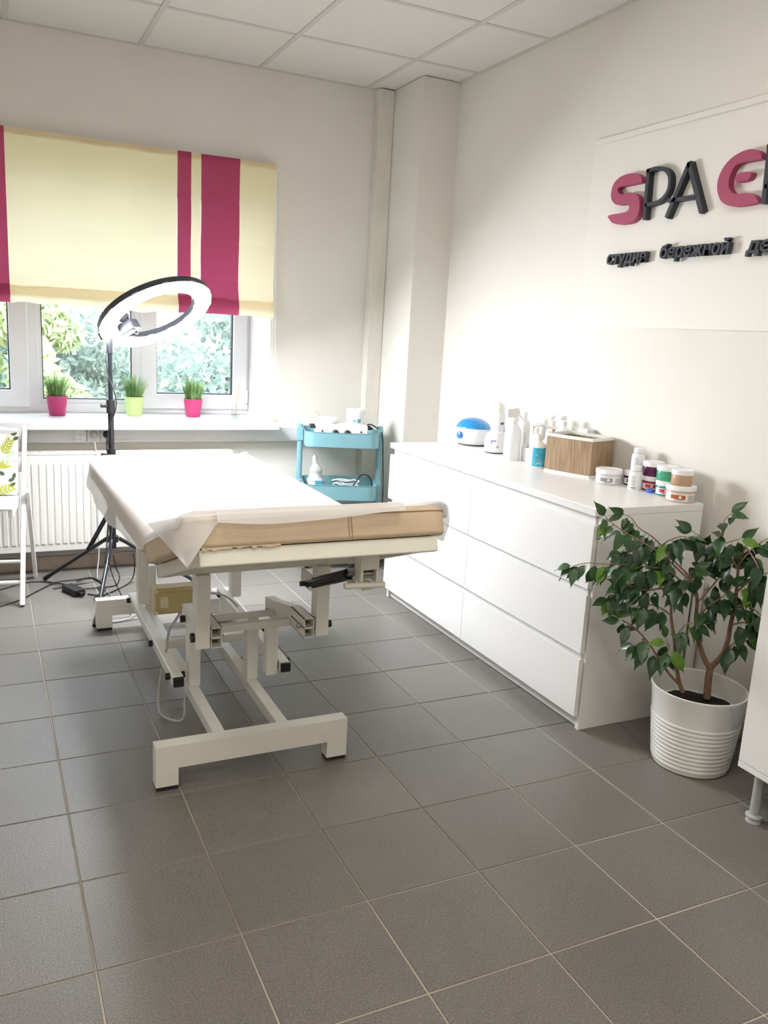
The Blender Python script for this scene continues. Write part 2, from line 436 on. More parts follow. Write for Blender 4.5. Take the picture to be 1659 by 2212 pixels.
# ------------------------------------------------------------------ window
win = struct(bpy.data.objects.new('window_1', None)); COL.objects.link(win); win.location = (.38, YW, .785); win['_o'] = [.38, YW, .785]
FZ0, FZ1 = .785, 2.09; fx0, fx1 = -.53, 1.262
fr = MB(); w = .05; y0, y1 = YW, YW + .065
m1, m2 = .098, .625        # mullion centres
for (a, b, c, d) in ((fx0, fx1, FZ0, FZ0 + .052), (fx0, fx1, FZ1 - w, FZ1)): fr.box(a, b, y0, y1, c, d, bev=.003)
for c in (fx0 + w / 2, fx1 - w / 2): fr.box(c - w / 2, c + w / 2, y0, y1, FZ0 + .05, FZ1 - w, bev=.003)
for c in (m1 - .01, m2 + .022): fr.box(c - .03, c + .03, y0, y1, FZ0 + .05, FZ1 - w, bev=.003)
fr.build('window_frame', 'pvc', win)
def sash(x0, x1, z0, z1, fw, proud, name, hinge=None):
    b = MB(); ya, yb2 = YW - proud, YW + .03
    b.box(x0, x1, ya, yb2, z0, z0 + fw, bev=.004); b.box(x0, x1, ya, yb2, z1 - fw, z1, bev=.004)
    b.box(x0, x0 + fw, ya + .0005, yb2, z0 + fw - .004, z1 - fw + .004, bev=.004); b.box(x1 - fw, x1, ya + .0005, yb2, z0 + fw - .004, z1 - fw + .004, bev=.004)
    s = b.build(name, 'pvc', win)
    gk = MB(); e = .006; X0, X1, Z0, Z1 = x0 + fw, x1 - fw, z0 + fw, z1 - fw; yg = YW + .012
    gk.box(X0, X0 + e, yg - .01, yg + .02, Z0, Z1); gk.box(X1 - e, X1, yg - .01, yg + .02, Z0, Z1); gk.box(X0, X1, yg - .01, yg + .02, Z0, Z0 + e); gk.box(X0, X1, yg - .01, yg + .02, Z1 - e, Z1)
    gk.build('gasket', 'gasket', s)
    MB().box(X0, X1, yg + .004, yg + .008, Z0, Z1).build('pane', 'window_glass', s)
    return s
sr = sash(.648, 1.252, .815, 2.06, .082, .022, 'sash')
MB().box(1.236, 1.258, YW - .032, YW - .005, .85, .93, bev=.003).build('hinge', 'pvc', sr)
MB().box(1.236, 1.258, YW - .030, YW - .006, .815, .845, bev=.003).build('hinge', 'pvc', sr)
sash(-.51, .066, .815, 2.06, .09, .022, 'sash')
# fixed middle pane with glazing bead
b = MB(); X0, X1, Z0, Z1 = m1 + .018, m2 - .008, .838, 2.04
for q in ((X0, X1, Z0, Z0 + .02), (X0, X1, Z1 - .02, Z1)): b.box(q[0], q[1], YW + .005, YW + .03, q[2], q[3])
for q in ((X0, X0 + .018), (X1 - .018, X1)): b.box(q[0], q[1], YW + .006, YW + .03, Z0, Z1)
bd = b.build('glazing_bead', 'pvc', win)
gk = MB(); e = .005; X0 += .018; X1 -= .018; Z0 += .02; Z1 -= .02
gk.box(X0, X0 + e, YW + .01, YW + .03, Z0, Z1); gk.box(X1 - e, X1, YW + .01, YW + .03, Z0, Z1); gk.box(X0, X1, YW + .01, YW + .03, Z0, Z0 + e)
gk.build('gasket', 'gasket', bd)
MB().box(X0, X1, YW + .016, YW + .02, Z0, Z1).build('pane', 'window_glass', bd)
# sill board
sl = MB().box(-.62, 1.318, 2.862, YB + .002, .747, .785, bev=.004)
sl.box(WX0, WX1 - .002, YB + .001, YW + .01, .747, .7845)
sl.build('window_sill', 'sill', win)
fo = MB()
for k in range(7): 
    x = 1.318 + .004 * k; fo.box(x, x + .006, 2.955 + .003 * k, 2.99, .745 - .012 * math.sin(k * 1.2) - .006 * k, .79 - .004 * k)
fo.build('sealing_foam', 'foam', win)

# ------------------------------------------------------------------ cable duct, sockets, radiator
duct = thing('cable_duct', 'long white plastic cable duct on the wall below the window sill', 'cable duct', (.2, YB, .67))
MB().box(XL + .01, 1.80, YB - .04, YB, .672, .757, bev=.004).build('cover', 'duct', duct)
MB().box(XL + .01, 1.80, YB - .043, YB - .039, .678, .686).build('ridge', 'duct', duct); MB().box(XL + .01, 1.80, YB - .043, YB - .039, .743, .751).build('ridge', 'duct', duct)
yd = YB - .042
for k, (u0, u1, lab, nm) in enumerate(((160, 187, 'white double rocker wall switch on the cable duct beside the sockets', 'wall_switch'), (188, 215, 'white wall socket with a grey plug and grey cable on the cable duct', 'wall_socket'), (216.5, 243, 'white wall socket with a black plug behind the ring lamp pole', 'wall_socket'))):
    x0 = ony(u0, 935, yd).x; x1 = ony(u1, 935, yd).x; zc = .716
    t = thing(nm, lab, 'switch' if k == 0 else 'socket', ((x0 + x1) / 2, yd, zc), None)
    hw = (x1 - x0) / 2 - .001; cx = (x0 + x1) / 2
    MB().box(cx - hw, cx + hw, yd - .009, yd, zc - .036, zc + .036, bev=.003).build('plate', 'white_plastic', t)
    if k == 0:
        for zz in (zc - .013, zc + .013):
            for xx in (cx - .0115, cx + .0115):
                MB().box(xx - .0105, xx + .0105, yd - .013, yd - .009, zz - .012, zz + .012, bev=.0015).build('rocker', 'white_plastic', t)
    else:
        r = MB().lathe([(.0235, 0), (.0235, .002), (.019, .002), (.019, -.004)], (cx, yd - .009, zc), 20, M=Matrix.Rotation(R_(90), 4, 'X')); r.build('socket_ring', 'duct', t, True)
        pm = 'cable_grey' if k == 1 else 'black_plastic'
        pl = thing('power_plug', 'round grey power plug in the middle wall socket' if k == 1 else 'round black power plug in the wall socket behind the lamp pole', 'plug', (cx, yd - .012, zc))
        p = MB().lathe([(.019, 0), (.019, .02), (.015, .032), (.008, .036)], (cx, yd - .011, zc), 20, M=Matrix.Rotation(R_(90), 4, 'X')).build('plug_body', pm, pl, True)
        if k == 1:
            c = smooth_path([(cx, yd - .03, zc - .012), (cx + .003, yd - .045, zc - .05), (cx + .004, yd - .10, zc - .10), (cx + .002, 2.855, .60), (cx - .002, 2.85, .35), (cx + .006, 2.85, .12), (cx - .02, 2.70, .006), (cx + .01, 2.45, .005), (cx + .02, 2.30, .005), (cx + .06, 2.12, .005), (.30, 2.07, .005), (.42, 2.09, .005)])
        else:
            c = smooth_path([(cx, yd - .03, zc - .012), (cx + .002, yd - .045, zc - .05), (cx + .002, yd - .09, zc - .10), (cx, 2.855, .60), (cx - .002, 2.852, .35), (cx, 2.85, .12), (cx - .05, 2.74, .006), (cx - .2, 2.66, .006), (cx - .3, 2.62, .006)])
        MB().tube(c, .0028, 6).build('cord', 'cable_grey' if k == 1 else 'cable_black', pl, True)

rad = thing('radiator', 'white steel panel radiator with vertical ribs under the window', 'radiator', (.55, 2.9, .1))
rx0, rx1, ry0, ry1, rz0, rz1 = -.72, 1.06, 2.872, 2.945, .125, .628
MB().box(rx0, rx1, ry0 + .006, ry0 + .02, rz0, rz1 - .004, bev=.003).build('front_panel', 'radiator', rad)
MB().box(rx0, rx1, ry1 - .016, ry1, rz0, rz1 - .004, bev=.003).build('rear_panel', 'radiator', rad)
n = 0; x = rx0 + .035
prof = [(0, 0), (.004, -.006), (.022, -.006), (.026, 0)]
while x + .03 < rx1 - .02:
    z0_, z1_ = rz0 + .03, rz1 - .05
    rb = MB(); P = [Vector((x + a, ry0 + .007 + b_, z0_ + (.012 if b_ < 0 else 0))) for a, b_ in prof]; Q = [Vector((x + a, ry0 + .007 + b_, z1_ - (.006 if b_ < 0 else 0))) for a, b_ in prof]
    rb.add(P + Q, [(0, 1, 5, 4), (1, 2, 6, 5), (2, 3, 7, 6), (0, 3, 2, 1), (4, 5, 6, 7)])
    rb.build('rib', 'radiator', rad); x += .0345
tg = MB(); tg.box(rx0, rx1, ry0 + .004, ry0 + .008, rz1 - .006, rz1 + .004); tg.box(rx0, rx1, ry1 - .004, ry1, rz1 - .006, rz1 + .004)
x = rx0
while x < rx1 - .02:
    tg.box(x, x + .03, ry0 + .008, ry1 - .004, rz1 - .003, rz1 + .002); x += .045
tg.build('top_grille', 'radiator', rad)
MB().box(rx1 - .003, rx1, ry0 + .004, ry1, rz0 + .01, rz1 + .003).build('end_cover', 'radiator', rad); MB().box(rx0, rx0 + .003, ry0 + .004, ry1, rz0 + .01, rz1 + .003).build('end_cover', 'radiator', rad)
vp = MB().tube([(rx1, 2.905, .60), (rx1 + .035, 2.905, .60), (rx1 + .06, 2.905, .60)], .009, 10); vp.tube([(rx1 + .035, 2.905, .60), (rx1 + .035, 2.905, .06)], .008, 8); vp.build('valve', 'chrome', rad, True)
MB().tube([(rx1 + .045, 2.90, .60), (rx1 + .053, 2.885, .606), (rx1 + .07, 2.86, .613), (rx1 + .073, 2.855, .614)], [.012, .016, .017, .013], 14).build('valve_head', 'offwhite_plastic', rad, True)
pp = MB().tube([(XL, 2.955, .105), (1.4, 2.955, .105)], .014, 10); pp.tube([(XL, 2.955, .06), (1.4, 2.955, .06)], .0, 4) if False else None
tag(pp.build('heating_pipe', 'pipe_grey', None, True), 'grey heating pipe running along the back wall under the radiator', 'pipe')
p = MB().tube([(XR - .034, .545, 0), (XR - .034, .545, .50)], .0175, 14); tag(p.build('wall_pipe', 'pipe_white', None, True), 'short white vertical pipe at the right wall behind the white plant pot', 'pipe')

# ------------------------------------------------------------------ roman blind
BY = 2.935; BZ0, BZ1 = 1.36, 2.137
blind = thing('roman_blind', 'cream roman blind with magenta vertical stripes hanging over the window', 'blind', (.38, BY, BZ0))
bands = [(-.54, -.34, 0), (-.34, -.14, 1), (-.14, -.09, 0), (-.09, -.022, 1), (-.022, .769, 0), (.769, .838, 1), (.838, .889, 0), (.889, 1.089, 1), (1.089, 1.282, 0)]
def bl_y(x, z):
    t = (z - BZ0) / (BZ1 - BZ0)
    y = .0035 * math.sin(x * 9 + z * 4) * math.exp(-((t - .35) / .4) ** 2) + .0025 * math.sin(x * 23 - z * 15) + .003 * math.sin(x * 5.1 + z * 21) * (1 - t)
    for fz in (.22, .46, .72): y += .004 * math.exp(-((t - fz) / .012) ** 2)
    y -= .016 * math.exp(-((t - .085) / .05) ** 2)
    return y
def fold_y(x, z): return -.016 - .012 * math.sin((z - BZ0 + .012) / .085 * math.pi) + .003 * math.sin(x * 31) + .002 * math.sin(x * 67 + z * 40)
for (x0, x1, k) in bands:
    nm = 'cream_panel' if k == 0 else 'magenta_stripe'; ml = 'cream_fabric' if k == 0 else 'magenta_fabric'
    nu = max(2, int((x1 - x0) / .02)); d = -.0012 if k else 0
    p = MB().grid(lambda s, t: Vector((x0 + (x1 - x0) * s, BY + d + bl_y(x0 + (x1 - x0) * s, BZ0 + .03 + (BZ1 - BZ0 - .03) * t), BZ0 + .03 + (BZ1 - BZ0 - .03) * t)), nu, 60).build(nm, ml, blind, True, fixn=False)
    def fold(s, t):
        x = x0 + (x1 - x0) * s; z = BZ0 - .012 + .088 * t
        sag = .006 * math.sin(x * 7 + 1) + (.004 * math.sin(x * 40) if k == 0 else 0)
        return Vector((x, BY + d + fold_y(x, z) - .006 * (1 - t), z + sag * (1 - t)))
    MB().grid(fold, nu, 12).build('bottom_fold', ml, p, True, fixn=False)
MB().box(-.54, 1.282, BY + .004, YB, BZ1 - .03, BZ1, bev=.002).build('head_rail', 'white_paint', blind)
ch = smooth_path([(1.287, BY + .01, BZ1 - .02), (1.288, BY + .01, 1.6), (1.288, BY + .008, 1.2), (1.285, BY + .01, .96), (1.295, BY + .01, .905), (1.308, BY + .012, .96), (1.305, BY + .012, 1.3), (1.295, BY + .012, 1.75), (1.29, BY + .012, BZ1 - .02)])
MB().tube(ch, .0016, 6).build('pull_chain', 'white_plastic', blind, True)

# ------------------------------------------------------------------ outside
struct(MB().box(-40, 40, 3.6, 90, -2.2, -2.0).build('ground', 'ground'))
def tree(label, c, rx, rz, m, n, trunk=.12):
    t = thing('tree', label, 'tree', (c[0], c[1], -2.0), 'trees outside the window')
    rnd = random.Random(hash(label) % 999 if False else len(label) * 7 + int(c[0] * 10))
    tr = MB(); tr.tube([(c[0], c[1], -2.0), (c[0] + .1, c[1], c[2] - rz * .5), (c[0], c[1], c[2] + rz * .3)], [trunk, trunk * .8, trunk * .3], 8)
    tr.build('trunk', 'tree_bark', t, True)
    clumps = [(Vector((rnd.gauss(0, .45) * rx, rnd.gauss(0, .35) * rx, rnd.gauss(0, .5) * rz)), rnd.uniform(.25, .5)) for _ in range(26)]
    b = MB(); vs = []; fs = []
    for k in range(n):
        q, s = clumps[rnd.randrange(len(clumps))]
        d = Vector((rnd.gauss(0, 1), rnd.gauss(0, 1), rnd.gauss(0, 1))); d.normalize()
        p = Vector(c) + q + d * s * min(rx, rz) * rnd.uniform(.6, 1.05)
        a = Vector((rnd.gauss(0, 1), rnd.gauss(0, 1), rnd.gauss(0, 1))).normalized(); e = a.orthogonal().normalized(); L = rnd.uniform(.045, .10)
        o = len(vs); vs += [p - a * L, p + e * L * .5, p + a * L, p - e * L * .5]; fs.append((o, o + 1, o + 2, o + 3))
    b.add(vs, fs); stuff(b.build('foliage', m, t, fixn=False))
tree('broad pale green tree seen through the right window sash', (2.75, 9.0, .1), 1.35, 1.9, 'foliage_b', 17000)
tree('yellowing tree seen through the middle window pane', (.42, 7.6, .35), .55, 1.3, 'foliage_c', 7000)
tree('dark green tree beyond the left window sash', (-.75, 10.4, .7), .95, 2.0, 'foliage_a', 11000)
tree('blue green tree far behind the yellowing tree', (1.1, 13.6, -.1), 1.6, 1.9, 'foliage_b', 14000)
tree('tall green tree far beyond the left sash', (-3.2, 15.0, 1.0), 1.8, 2.6, 'foliage_a', 9000)
tree('far bushy green tree at the right end of the window view', (5.6, 15.5, 0.2), 1.9, 2.2, 'foliage_a', 11000)

# ------------------------------------------------------------------ massage table
BXL, BXR, BTOP, BBOT, YH, YFAR, YN = .235, .95, .72, .64, .82, 2.17, .30
BED = thing('massage_table', 'ivory steel massage table with tan leather padding and raised end section', 'massage table', (.56, 1.3, 0))
def bb_(name, m, *boxes, bev=.003, parent=BED):
    q = MB()
    for b in boxes: q.box(*b, bev=bev)
    return q.build(name, m, parent)
# feet
for (ya, yb2) in ((.637, .682), (1.985, 2.03)):
    q = MB(); q.prism([(.236, ya, .012), (.3, ya, .012), (.3, ya, .065), (.755, ya, .065), (.755, ya, .012), (.82, ya, .012), (.82, ya, .135), (.236, ya, .135)], (0, yb2 - ya, 0))
    f = q.build('base_foot', 'white_metal', BED)
    for xa in (.238, .757): MB().box(xa, xa + .062, ya + .001, yb2 - .001, 0, .012, bev=.002).build('rubber_pad', 'black_rubber', f)
for xa in (.414, .611): bb_('base_rail', 'white_metal', (xa, xa + .036, .682, 1.985, .088, .126))
# uprights welded to the base rails
for xa in (.416, .613): bb_('upright', 'white_metal', (xa, xa + .038, 1.03, 1.085, .126, .345)); 
for xa in (.416, .613): bb_('upright', 'white_metal', (xa, xa + .038, 1.82, 1.875, .126, .32))
# table posts
for (xa, ya, z0_) in ((.37, .735, .375), (.742, .735, .375)): bb_('post', 'white_metal', (xa, xa + .042, ya, ya + .05, z0_, .60))
for (xa, ya) in ((.366, 1.72), (.745, 1.72)): bb_('post', 'white_metal', (xa, xa + .042, ya, ya + .05, .19, .60))
# double tube swing arms with open ends
def open_tube(q, x0, x1, z0, z1, ya, yb2, t=.003):
    q.box(x0, x0 + t, ya, yb2, z0, z1); q.box(x1 - t, x1, ya, yb2, z0, z1); q.box(x0, x1, ya, yb2, z0, z0 + t); q.box(x0, x1, ya, yb2, z1 - t, z1)
for s, (xa, xb) in enumerate(((.414, .447), (.703, .736))):
    q = MB(); open_tube(q, xa, xb, .375, .406, .735, .8595, .0022); open_tube(q, xa, xb, .406, .437, .735, .8595, .0022)
    a = q.build('swing_arm', 'white_metal', BED)
    yo = xb - .004 if s == 0 else xa
    MB().prism([(xa, .86, .375), (xa, 1.0, .328), (xa, 1.13, .325), (xa, 1.13, .385), (xa, 1.06, .394), (xa, .86, .437)], (.033, 0, 0)).build('arm_plate', 'white_metal', a)
    for (yy, zz) in ((.77, .405), (1.085, .348)):
        for xx, dd in ((xa, -1), (xb, 1)):
            inn = (dd == 1) == (s == 0)
            MB().tube([(xx + dd * .001, yy, zz), (xx + dd * (.012 if inn else .016), yy, zz)], .008 if inn else .012, 6 if inn else 10).build('bolt_cap', 'steel' if inn else 'black_plastic', a, not inn)
bb_('cross_tube', 'white_metal', (.447, .703, .864, .889, .369, .393)); bb_('cross_tube', 'white_metal', (.447, .703, 1.02, 1.04, .350, .369))
MB().tube([(.39, .76, .405), (.36, .76, .405)], .014, 12).build('bolt_cap', 'black_plastic', BED, True)
MB().tube([(.784, .76, .405), (.80, .76, .405)], .012, 12).build('bolt_cap', 'black_plastic', BED, True)
# long link bars at both sides
for (xa, ya, yb2) in ((.350, .965, 1.87), (.712, .975, 1.84)):
    l = bb_('link_bar', 'white_metal', (xa, xa + .034, ya, yb2, .165, .199))
    MB().box(xa, xa + .034, ya - .012, ya + .001, .166, .198, bev=.003).build('end_cap', 'black_plastic', l)
    for (yy, s) in ((ya + .05, 1), (yb2 - .05, 1), (1.32, 1)):
        for xx, dd in ((xa, -1), (xa + .034, 1)):
            MB().tube([(xx + dd * .001, yy, .182), (xx + dd * .014, yy, .182)], .011, 10).build('bolt_cap', 'black_plastic', l, True)
bb_('cross_tube', 'white_metal', (.384, .716, 1.29, 1.322, .165, .195))
bb_('hanger', 'white_metal', (.668, .708, .99, 1.03, .15, .34))
# main frame under padding
bb_('frame_beam', 'ivory_metal', (.29, .895, .755, .795, .598, .638)); bb_('frame_beam', 'ivory_metal', (.29, .895, 2.06, 2.10, .598, .638))
for xa in (.29, .86): bb_('side_rail', 'ivory_metal', (xa, xa + .035, .795, 2.06, .60, .637))
# control box and grey cables
q = thing if False else None
cb = bb_('control_box', 'yellow_plastic', (.372, .545, 1.40, 1.47, .255, .355), bev=.008)
MB().prism([(.385, 1.399, .27), (.46, 1.399, .27), (.475, 1.399, .30), (.475, 1.399, .34), (.385, 1.399, .34)], (0, -.004, 0)).build('cover_plate', 'yellow_plastic', cb)
MB().box(.392, .42, 1.3935, 1.396, .285, .325).build('sticker', 'label_paper', cb)
for zz in (.265, .346): MB().tube([(.38, 1.40, zz), (.38, 1.394, zz)], .005, 8).build('screw', 'label_paper', cb, True)
MB().box(.47, .62, 1.42, 1.62, .23, .29, bev=.006).build('motor', 'white_plastic', BED)
MB().tube(smooth_path([(.47, 1.41, .26), (.43, 1.33, .25), (.385, 1.2, .27), (.37, 1.18, .2), (.345, 1.16, .1), (.335, 1.12, .02), (.35, 1.06, .012), (.39, 1.0, .03), (.40, 1.02, .10)]), .0045, 7).build('control_cable', 'cable_grey', BED, True)
MB().tube(smooth_path([(.5, 1.40, .30), (.56, 1.38, .33), (.64, 1.42, .30), (.70, 1.46, .24)]), .004, 7).build('control_cable', 'cable_grey', BED, True)
# padding
def cushion(name, w, d, z0, z1, r, M, e=.022, crown=.006, parent=BED):
    rings = []; n = 8
    for k in range(5): a = R_(90 * k / 4); rings.append([M @ (p + Vector((0, 0, z0 + .012 - .012 * math.cos(a) * 1.0 + 0))) for p in rrect(w, d, r, n, .012 * (1 - math.sin(a)))])
    for k in range(6): a = R_(90 * k / 5); rings.append([M @ (p + Vector((0, 0, z1 - e + e * math.sin(a)))) for p in rrect(w, d, r, n, e * (1 - math.cos(a)))])
    for k, ins in enumerate((.06, .12, .2)): rings.append([M @ (p + Vector((0, 0, z1 + crown * (k + 1) / 3))) for p in rrect(w, d, r, n, ins)])
    return MB().rings(rings).build(name, 'tan_leather', parent, True, angle=60)
CX = (BXL + BXR) / 2; WB = BXR - BXL
Mm = Matrix.Translation((CX, (YH + YFAR) / 2 + .005, 0))
mainp = cushion('padding', WB, YFAR - YH - .01, BBOT, BTOP, .075, Mm)
TILT = R_(19.2)
LT = (YH - YN) / math.cos(TILT)
HZ = .619
# local raised frame: X = x, Y' runs from hinge towards the near end, N' up
Mt = Matrix(((1, 0, 0, CX), (0, -math.cos(TILT), math.sin(TILT) * 1.0, YH), (0, math.sin(TILT), math.cos(TILT), HZ), (0, 0, 0, 1)))
Mr = Mt @ Matrix.Translation((0, LT / 2, 0))
rais = cushion('padding', WB, LT, 0, .08, .065, Mr)
pts = [Mr @ (p + Vector((0, 0, .064))) for p in rrect(WB + .001, LT + .001, .065, 8)]
MB().tube(pts + [pts[0]], .0012, 5, False).build('seam', 'seam_thread', rais)
pts = [Mm @ (p + Vector((0, 0, BTOP - .016))) for p in rrect(WB + .001, YFAR - YH - .009, .075, 8)]
MB().tube(pts + [pts[0]], .0012, 5, False).build('seam', 'seam_thread', mainp)
for dx in (.06, .068): MB().tube([Mr @ Vector((dx, LT / 2 + .0008, z)) for z in (.005, .03, .064)], .0009, 5).build('seam', 'seam_thread', rais)
# staple fringe of leather under near edge
fr_ = MB(); 
for k in range(16):
    x = -.31 + k * .012; h = random.uniform(.001, .007); fr_.box(x, x + .0118, LT - .012, LT - .006, -h, .004, M=Mt)
fr_.build('leather_edge', 'tan_leather', rais)
# raised section frame
q = MB(); q.box(-.315, .315, LT - .05, LT - .012, -.043, -.002, M=Mt, bev=.004); q.build('end_bar', 'ivory_metal', BED)
for xa in (-.315, .28):
    q = MB(); q.box(xa, xa + .035, -.012, LT - .05, -.040, -.002, M=Mt, bev=.003); l = q.build('side_rail', 'ivory_metal', BED)
    MB().box(xa + .001, xa + .034, -.026, -.012, -.039, -.003, M=Mt, bev=.003).build('end_cap', 'black_plastic', l)
MB().box(-.28, .28, .05, LT - .05, -.012, -.004, M=Mt).build('panel', 'ivory_metal', BED)
# gas spring with bracket and bar handle
br = MB(); br.box(.735, .788, .405, .45, .684, .735); br.box(.735, .742, .405, .45, .645, .684); br.box(.781, .788, .405, .45, .645, .684); br.box(.742, .781, .444, .45, .645, .684)
bk = br.build('handle_bracket', 'ivory_metal', BED)
MB().tube([(.742, .425, .668), (.781, .425, .668)], .006, 10).build('pivot_pin', 'steel', bk, True)
MB().tube([(.683, .392, .648), (.80, .392, .644)], .0085, 12).build('bar_handle', 'ivory_metal', bk, True)
MB().box(.745, .775, .408, .44, .625, .646, bev=.002).build('latch', 'ivory_metal', bk)
gs = MB().tube([(.70, .69, .565), (.716, .56, .617), (.727, .47, .655)], .0165, 14).build('gas_spring', 'black_metal', BED, True)
MB().tube([(.727, .47, .655), (.732, .445, .667)], .009, 10).build('rod', 'steel', gs, True)
for zz in (.64, .675): MB().tube([(.718, .452, zz), (.738, .452, zz)], .007, 8).build('bolt', 'steel', gs, True)
MB().box(.69, .697, .66, .745, .55, .60, bev=.002).build('spring_lug', 'ivory_metal', gs)
MB().tube([(.672, .70, .563), (.69, .70, .563)], .008, 8).build('bolt', 'dark_grey', gs, True)

# disposable paper sheet
def top_z(y):
    if y >= YH + .01: return BTOP + .0075
    return max(HZ + (YH - y) * math.tan(TILT) + .08 / math.cos(TILT) + .0085, BTOP + .0075 if y > YH - .03 else 0)
sheet = MB(); NYS = 70
Y0s, Y1s = YN + .035, YFAR + .004
def sheet_pt(s, t):
    y = Y0s + (Y1s - Y0s) * t
    if y < YH + .02: hang = .012 + .03 * max(0, (y - (YH - .08)) / .10) if y > YH - .08 else .012
    else: hang = .048 + .05 * min(1, (y - YH) / .7) + .008 * math.sin(y * 5) 
    if y > YFAR - .1: hang *= 1 - .5 * (y - YFAR + .1) / .1
    # corner rounding at the far end
    ins = 0.0
    if y > YFAR - .075: dd = (y - (YFAR - .075)) / .08; ins = .075 * (1 - math.sqrt(max(0, 1 - min(dd, 1) ** 2)))
    if y < YN + .065: dd = ((YN + .065) - y) / .065; ins = .065 * (1 - math.sqrt(max(0, 1 - min(dd, 1) ** 2)))
    zt = top_z(y); xl, xr = BXL - .004 + ins, BXR + .004 - ins; e = .026; hr = .018
    Ltop = (xr - xl) - 2 * e; La = e * 1.57; tot = hang + La + Ltop + La + hr
    d = s * tot
    wob = .0035 * math.sin(y * 17 + s * 9)
    if d < hang: k = 1 - d / hang; return Vector((xl - .003 * k - .010 * k * k * min(1, hang / .1) + wob * k, y, zt - e - (hang - d)))
    d -= hang
    if d < La: a = d / e; return Vector((xl + e - e * math.cos(a), y, zt - e + e * math.sin(a)))
    d -= La
    if d < Ltop: return Vector((xl + e + d, y, zt + .0015 * math.sin(d * 26 + y * 7) + .001 * math.sin(y * 31) + .0015))
    d -= Ltop
    if d < La: a = d / e; return Vector((xr - e + e * math.sin(a), y, zt - e + e * math.cos(a)))
    d -= La
    return Vector((xr + .002, y, zt - e - d))
sheet.grid(sheet_pt, 60, NYS)
# near flap over the end of the raised section
E_N = Vector((0, math.sin(TILT), math.cos(TILT))); E_T = Vector((0, -math.cos(TILT), math.sin(TILT)))
def flap(s, t):
    x = .315 + (.80 - .315) * s; h = .001 + .015 * math.exp(-((x - .43) / .13) ** 2) + .008 * math.exp(-((x - .60) / .12) ** 2)
    h *= min(1, (.805 - x) / .12)
    e = .024; start = Vector((x, Y0s, top_z(Y0s))); zl = Y0s - (YN - .003)
    L0 = max(.012, (Y0s - YN - .03) / math.cos(TILT)); La = e * 1.57; d = t * (L0 + La + h)
    base = start + E_T * 0
    if d < L0: return base + E_T * d + E_N * .001
    base = base + E_T * L0; d -= L0
    if d < La: a = d / e; return base + E_T * (e * math.sin(a)) - E_N * (e - e * math.cos(a)) + E_N * .001
    d -= La
    return base + E_T * (e + .001 + .003 * math.sin(s * 14) * d / .04) - E_N * (e + d)
sheet.grid(flap, 40, 14)
# folded corner triangle
MRI = Mr.inverted()
def on_pad(u, v, off=.006):
    o = MRI @ CAM; dd = (MRI.to_3x3() @ ray(u, v)); hw, hd, r = WB / 2, LT / 2, .065
    k = (-hw - off - o.x) / dd.x; p = o + dd * k
    if p.y <= hd - r: return Mr @ p
    k2 = (hd + off - o.y) / dd.y; p2 = o + dd * k2
    if p2.x >= -hw + r: return Mr @ p2
    c = Vector((-hw + r, hd - r)); R2 = r + off
    A_ = dd.x ** 2 + dd.y ** 2; B_ = 2 * (dd.x * (o.x - c.x) + dd.y * (o.y - c.y)); C_ = (o.x - c.x) ** 2 + (o.y - c.y) ** 2 - R2 ** 2
    D_ = B_ * B_ - 4 * A_ * C_
    k3 = (-B_ - math.sqrt(max(D_, 0))) / (2 * A_)
    return Mr @ (o + dd * k3)
def tri(s, t):
    u = 318 + (478 - 318) * s; v = 1131 + (1117 - 1131) * s - 7 * math.sin(math.pi * s)
    u = u + (405 - u) * t; v = v + (1227 - v) * t
    return on_pad(u, v, .006 + .008 * t + .003 * math.sin(6 * s + 3 * t))
sheet.grid(tri, 20, 16)
# loose strip at the near right corner
P0 = Vector((BXR - .01, YN + .075, top_z(YN + .075) + .002))
def strip(s, t):
    y = YN + .045 + .09 * s; z0_ = top_z(y)
    if t < .3: a = t / .3 * math.pi / 2; return Vector((BXR - .022 + .03 * math.sin(a), y, z0_ - .028 + .028 * math.cos(a)))
    k = (t - .3) / .7; return Vector((BXR + .008 + .006 * math.sin(k * 4 + s * 2), y + .01 * k, z0_ - .028 - k * (.085 - .025 * s)))
sheet.grid(strip, 8, 14)
tag(sheet.build('paper_sheet', 'paper', None, True, org=Vector((CX, 1.3, BTOP)), fixn=False, angle=80), 'white disposable non-woven sheet spread over the massage table', 'sheet')

# ------------------------------------------------------------------ ring lamp on tripod
PX, PY = .367, 2.445
RL = thing('ring_lamp', 'lit white ring light tilted over the table on a black tripod', 'lamp', (PX, PY, 0))
cx_, cy_, cz_ = (CM @ Vector((1, 0, 0))), (CM @ Vector((0, 1, 0))), (CM @ Vector((0, 0, 1)))   # camera axes
polep = Vector((PX, PY, 1.2)); depth = (polep - CAM).dot(-cz_)
d = ray(338.5, 681); RC = CAM + d * depth
vw = (-d).normalized(); ex = (cx_ - vw * cx_.dot(vw)).normalized(); ey = vw.cross(ex).normalized()
aa = (ex * math.cos(R_(21.5)) + ey * math.sin(R_(21.5))).normalized()
perp = (ex * math.sin(R_(21.5)) - ey * math.cos(R_(21.5))).normalized()
nn = (vw * .43 + perp * .90).normalized(); bbv = nn.cross(aa).normalized()
MR = Matrix(((aa.x, bbv.x, nn.x, RC.x), (aa.y, bbv.y, nn.y, RC.y), (aa.z, bbv.z, nn.z, RC.z), (0, 0, 0, 1)))
def ringmesh(prof, n=64):
    return MB().rings([[MR @ Vector((r * math.cos(2 * math.pi * k / n), r * math.sin(2 * math.pi * k / n), z)) for k in range(n)] for (r, z) in prof + [prof[0]]], False, False)
RO, RI = .262, .182
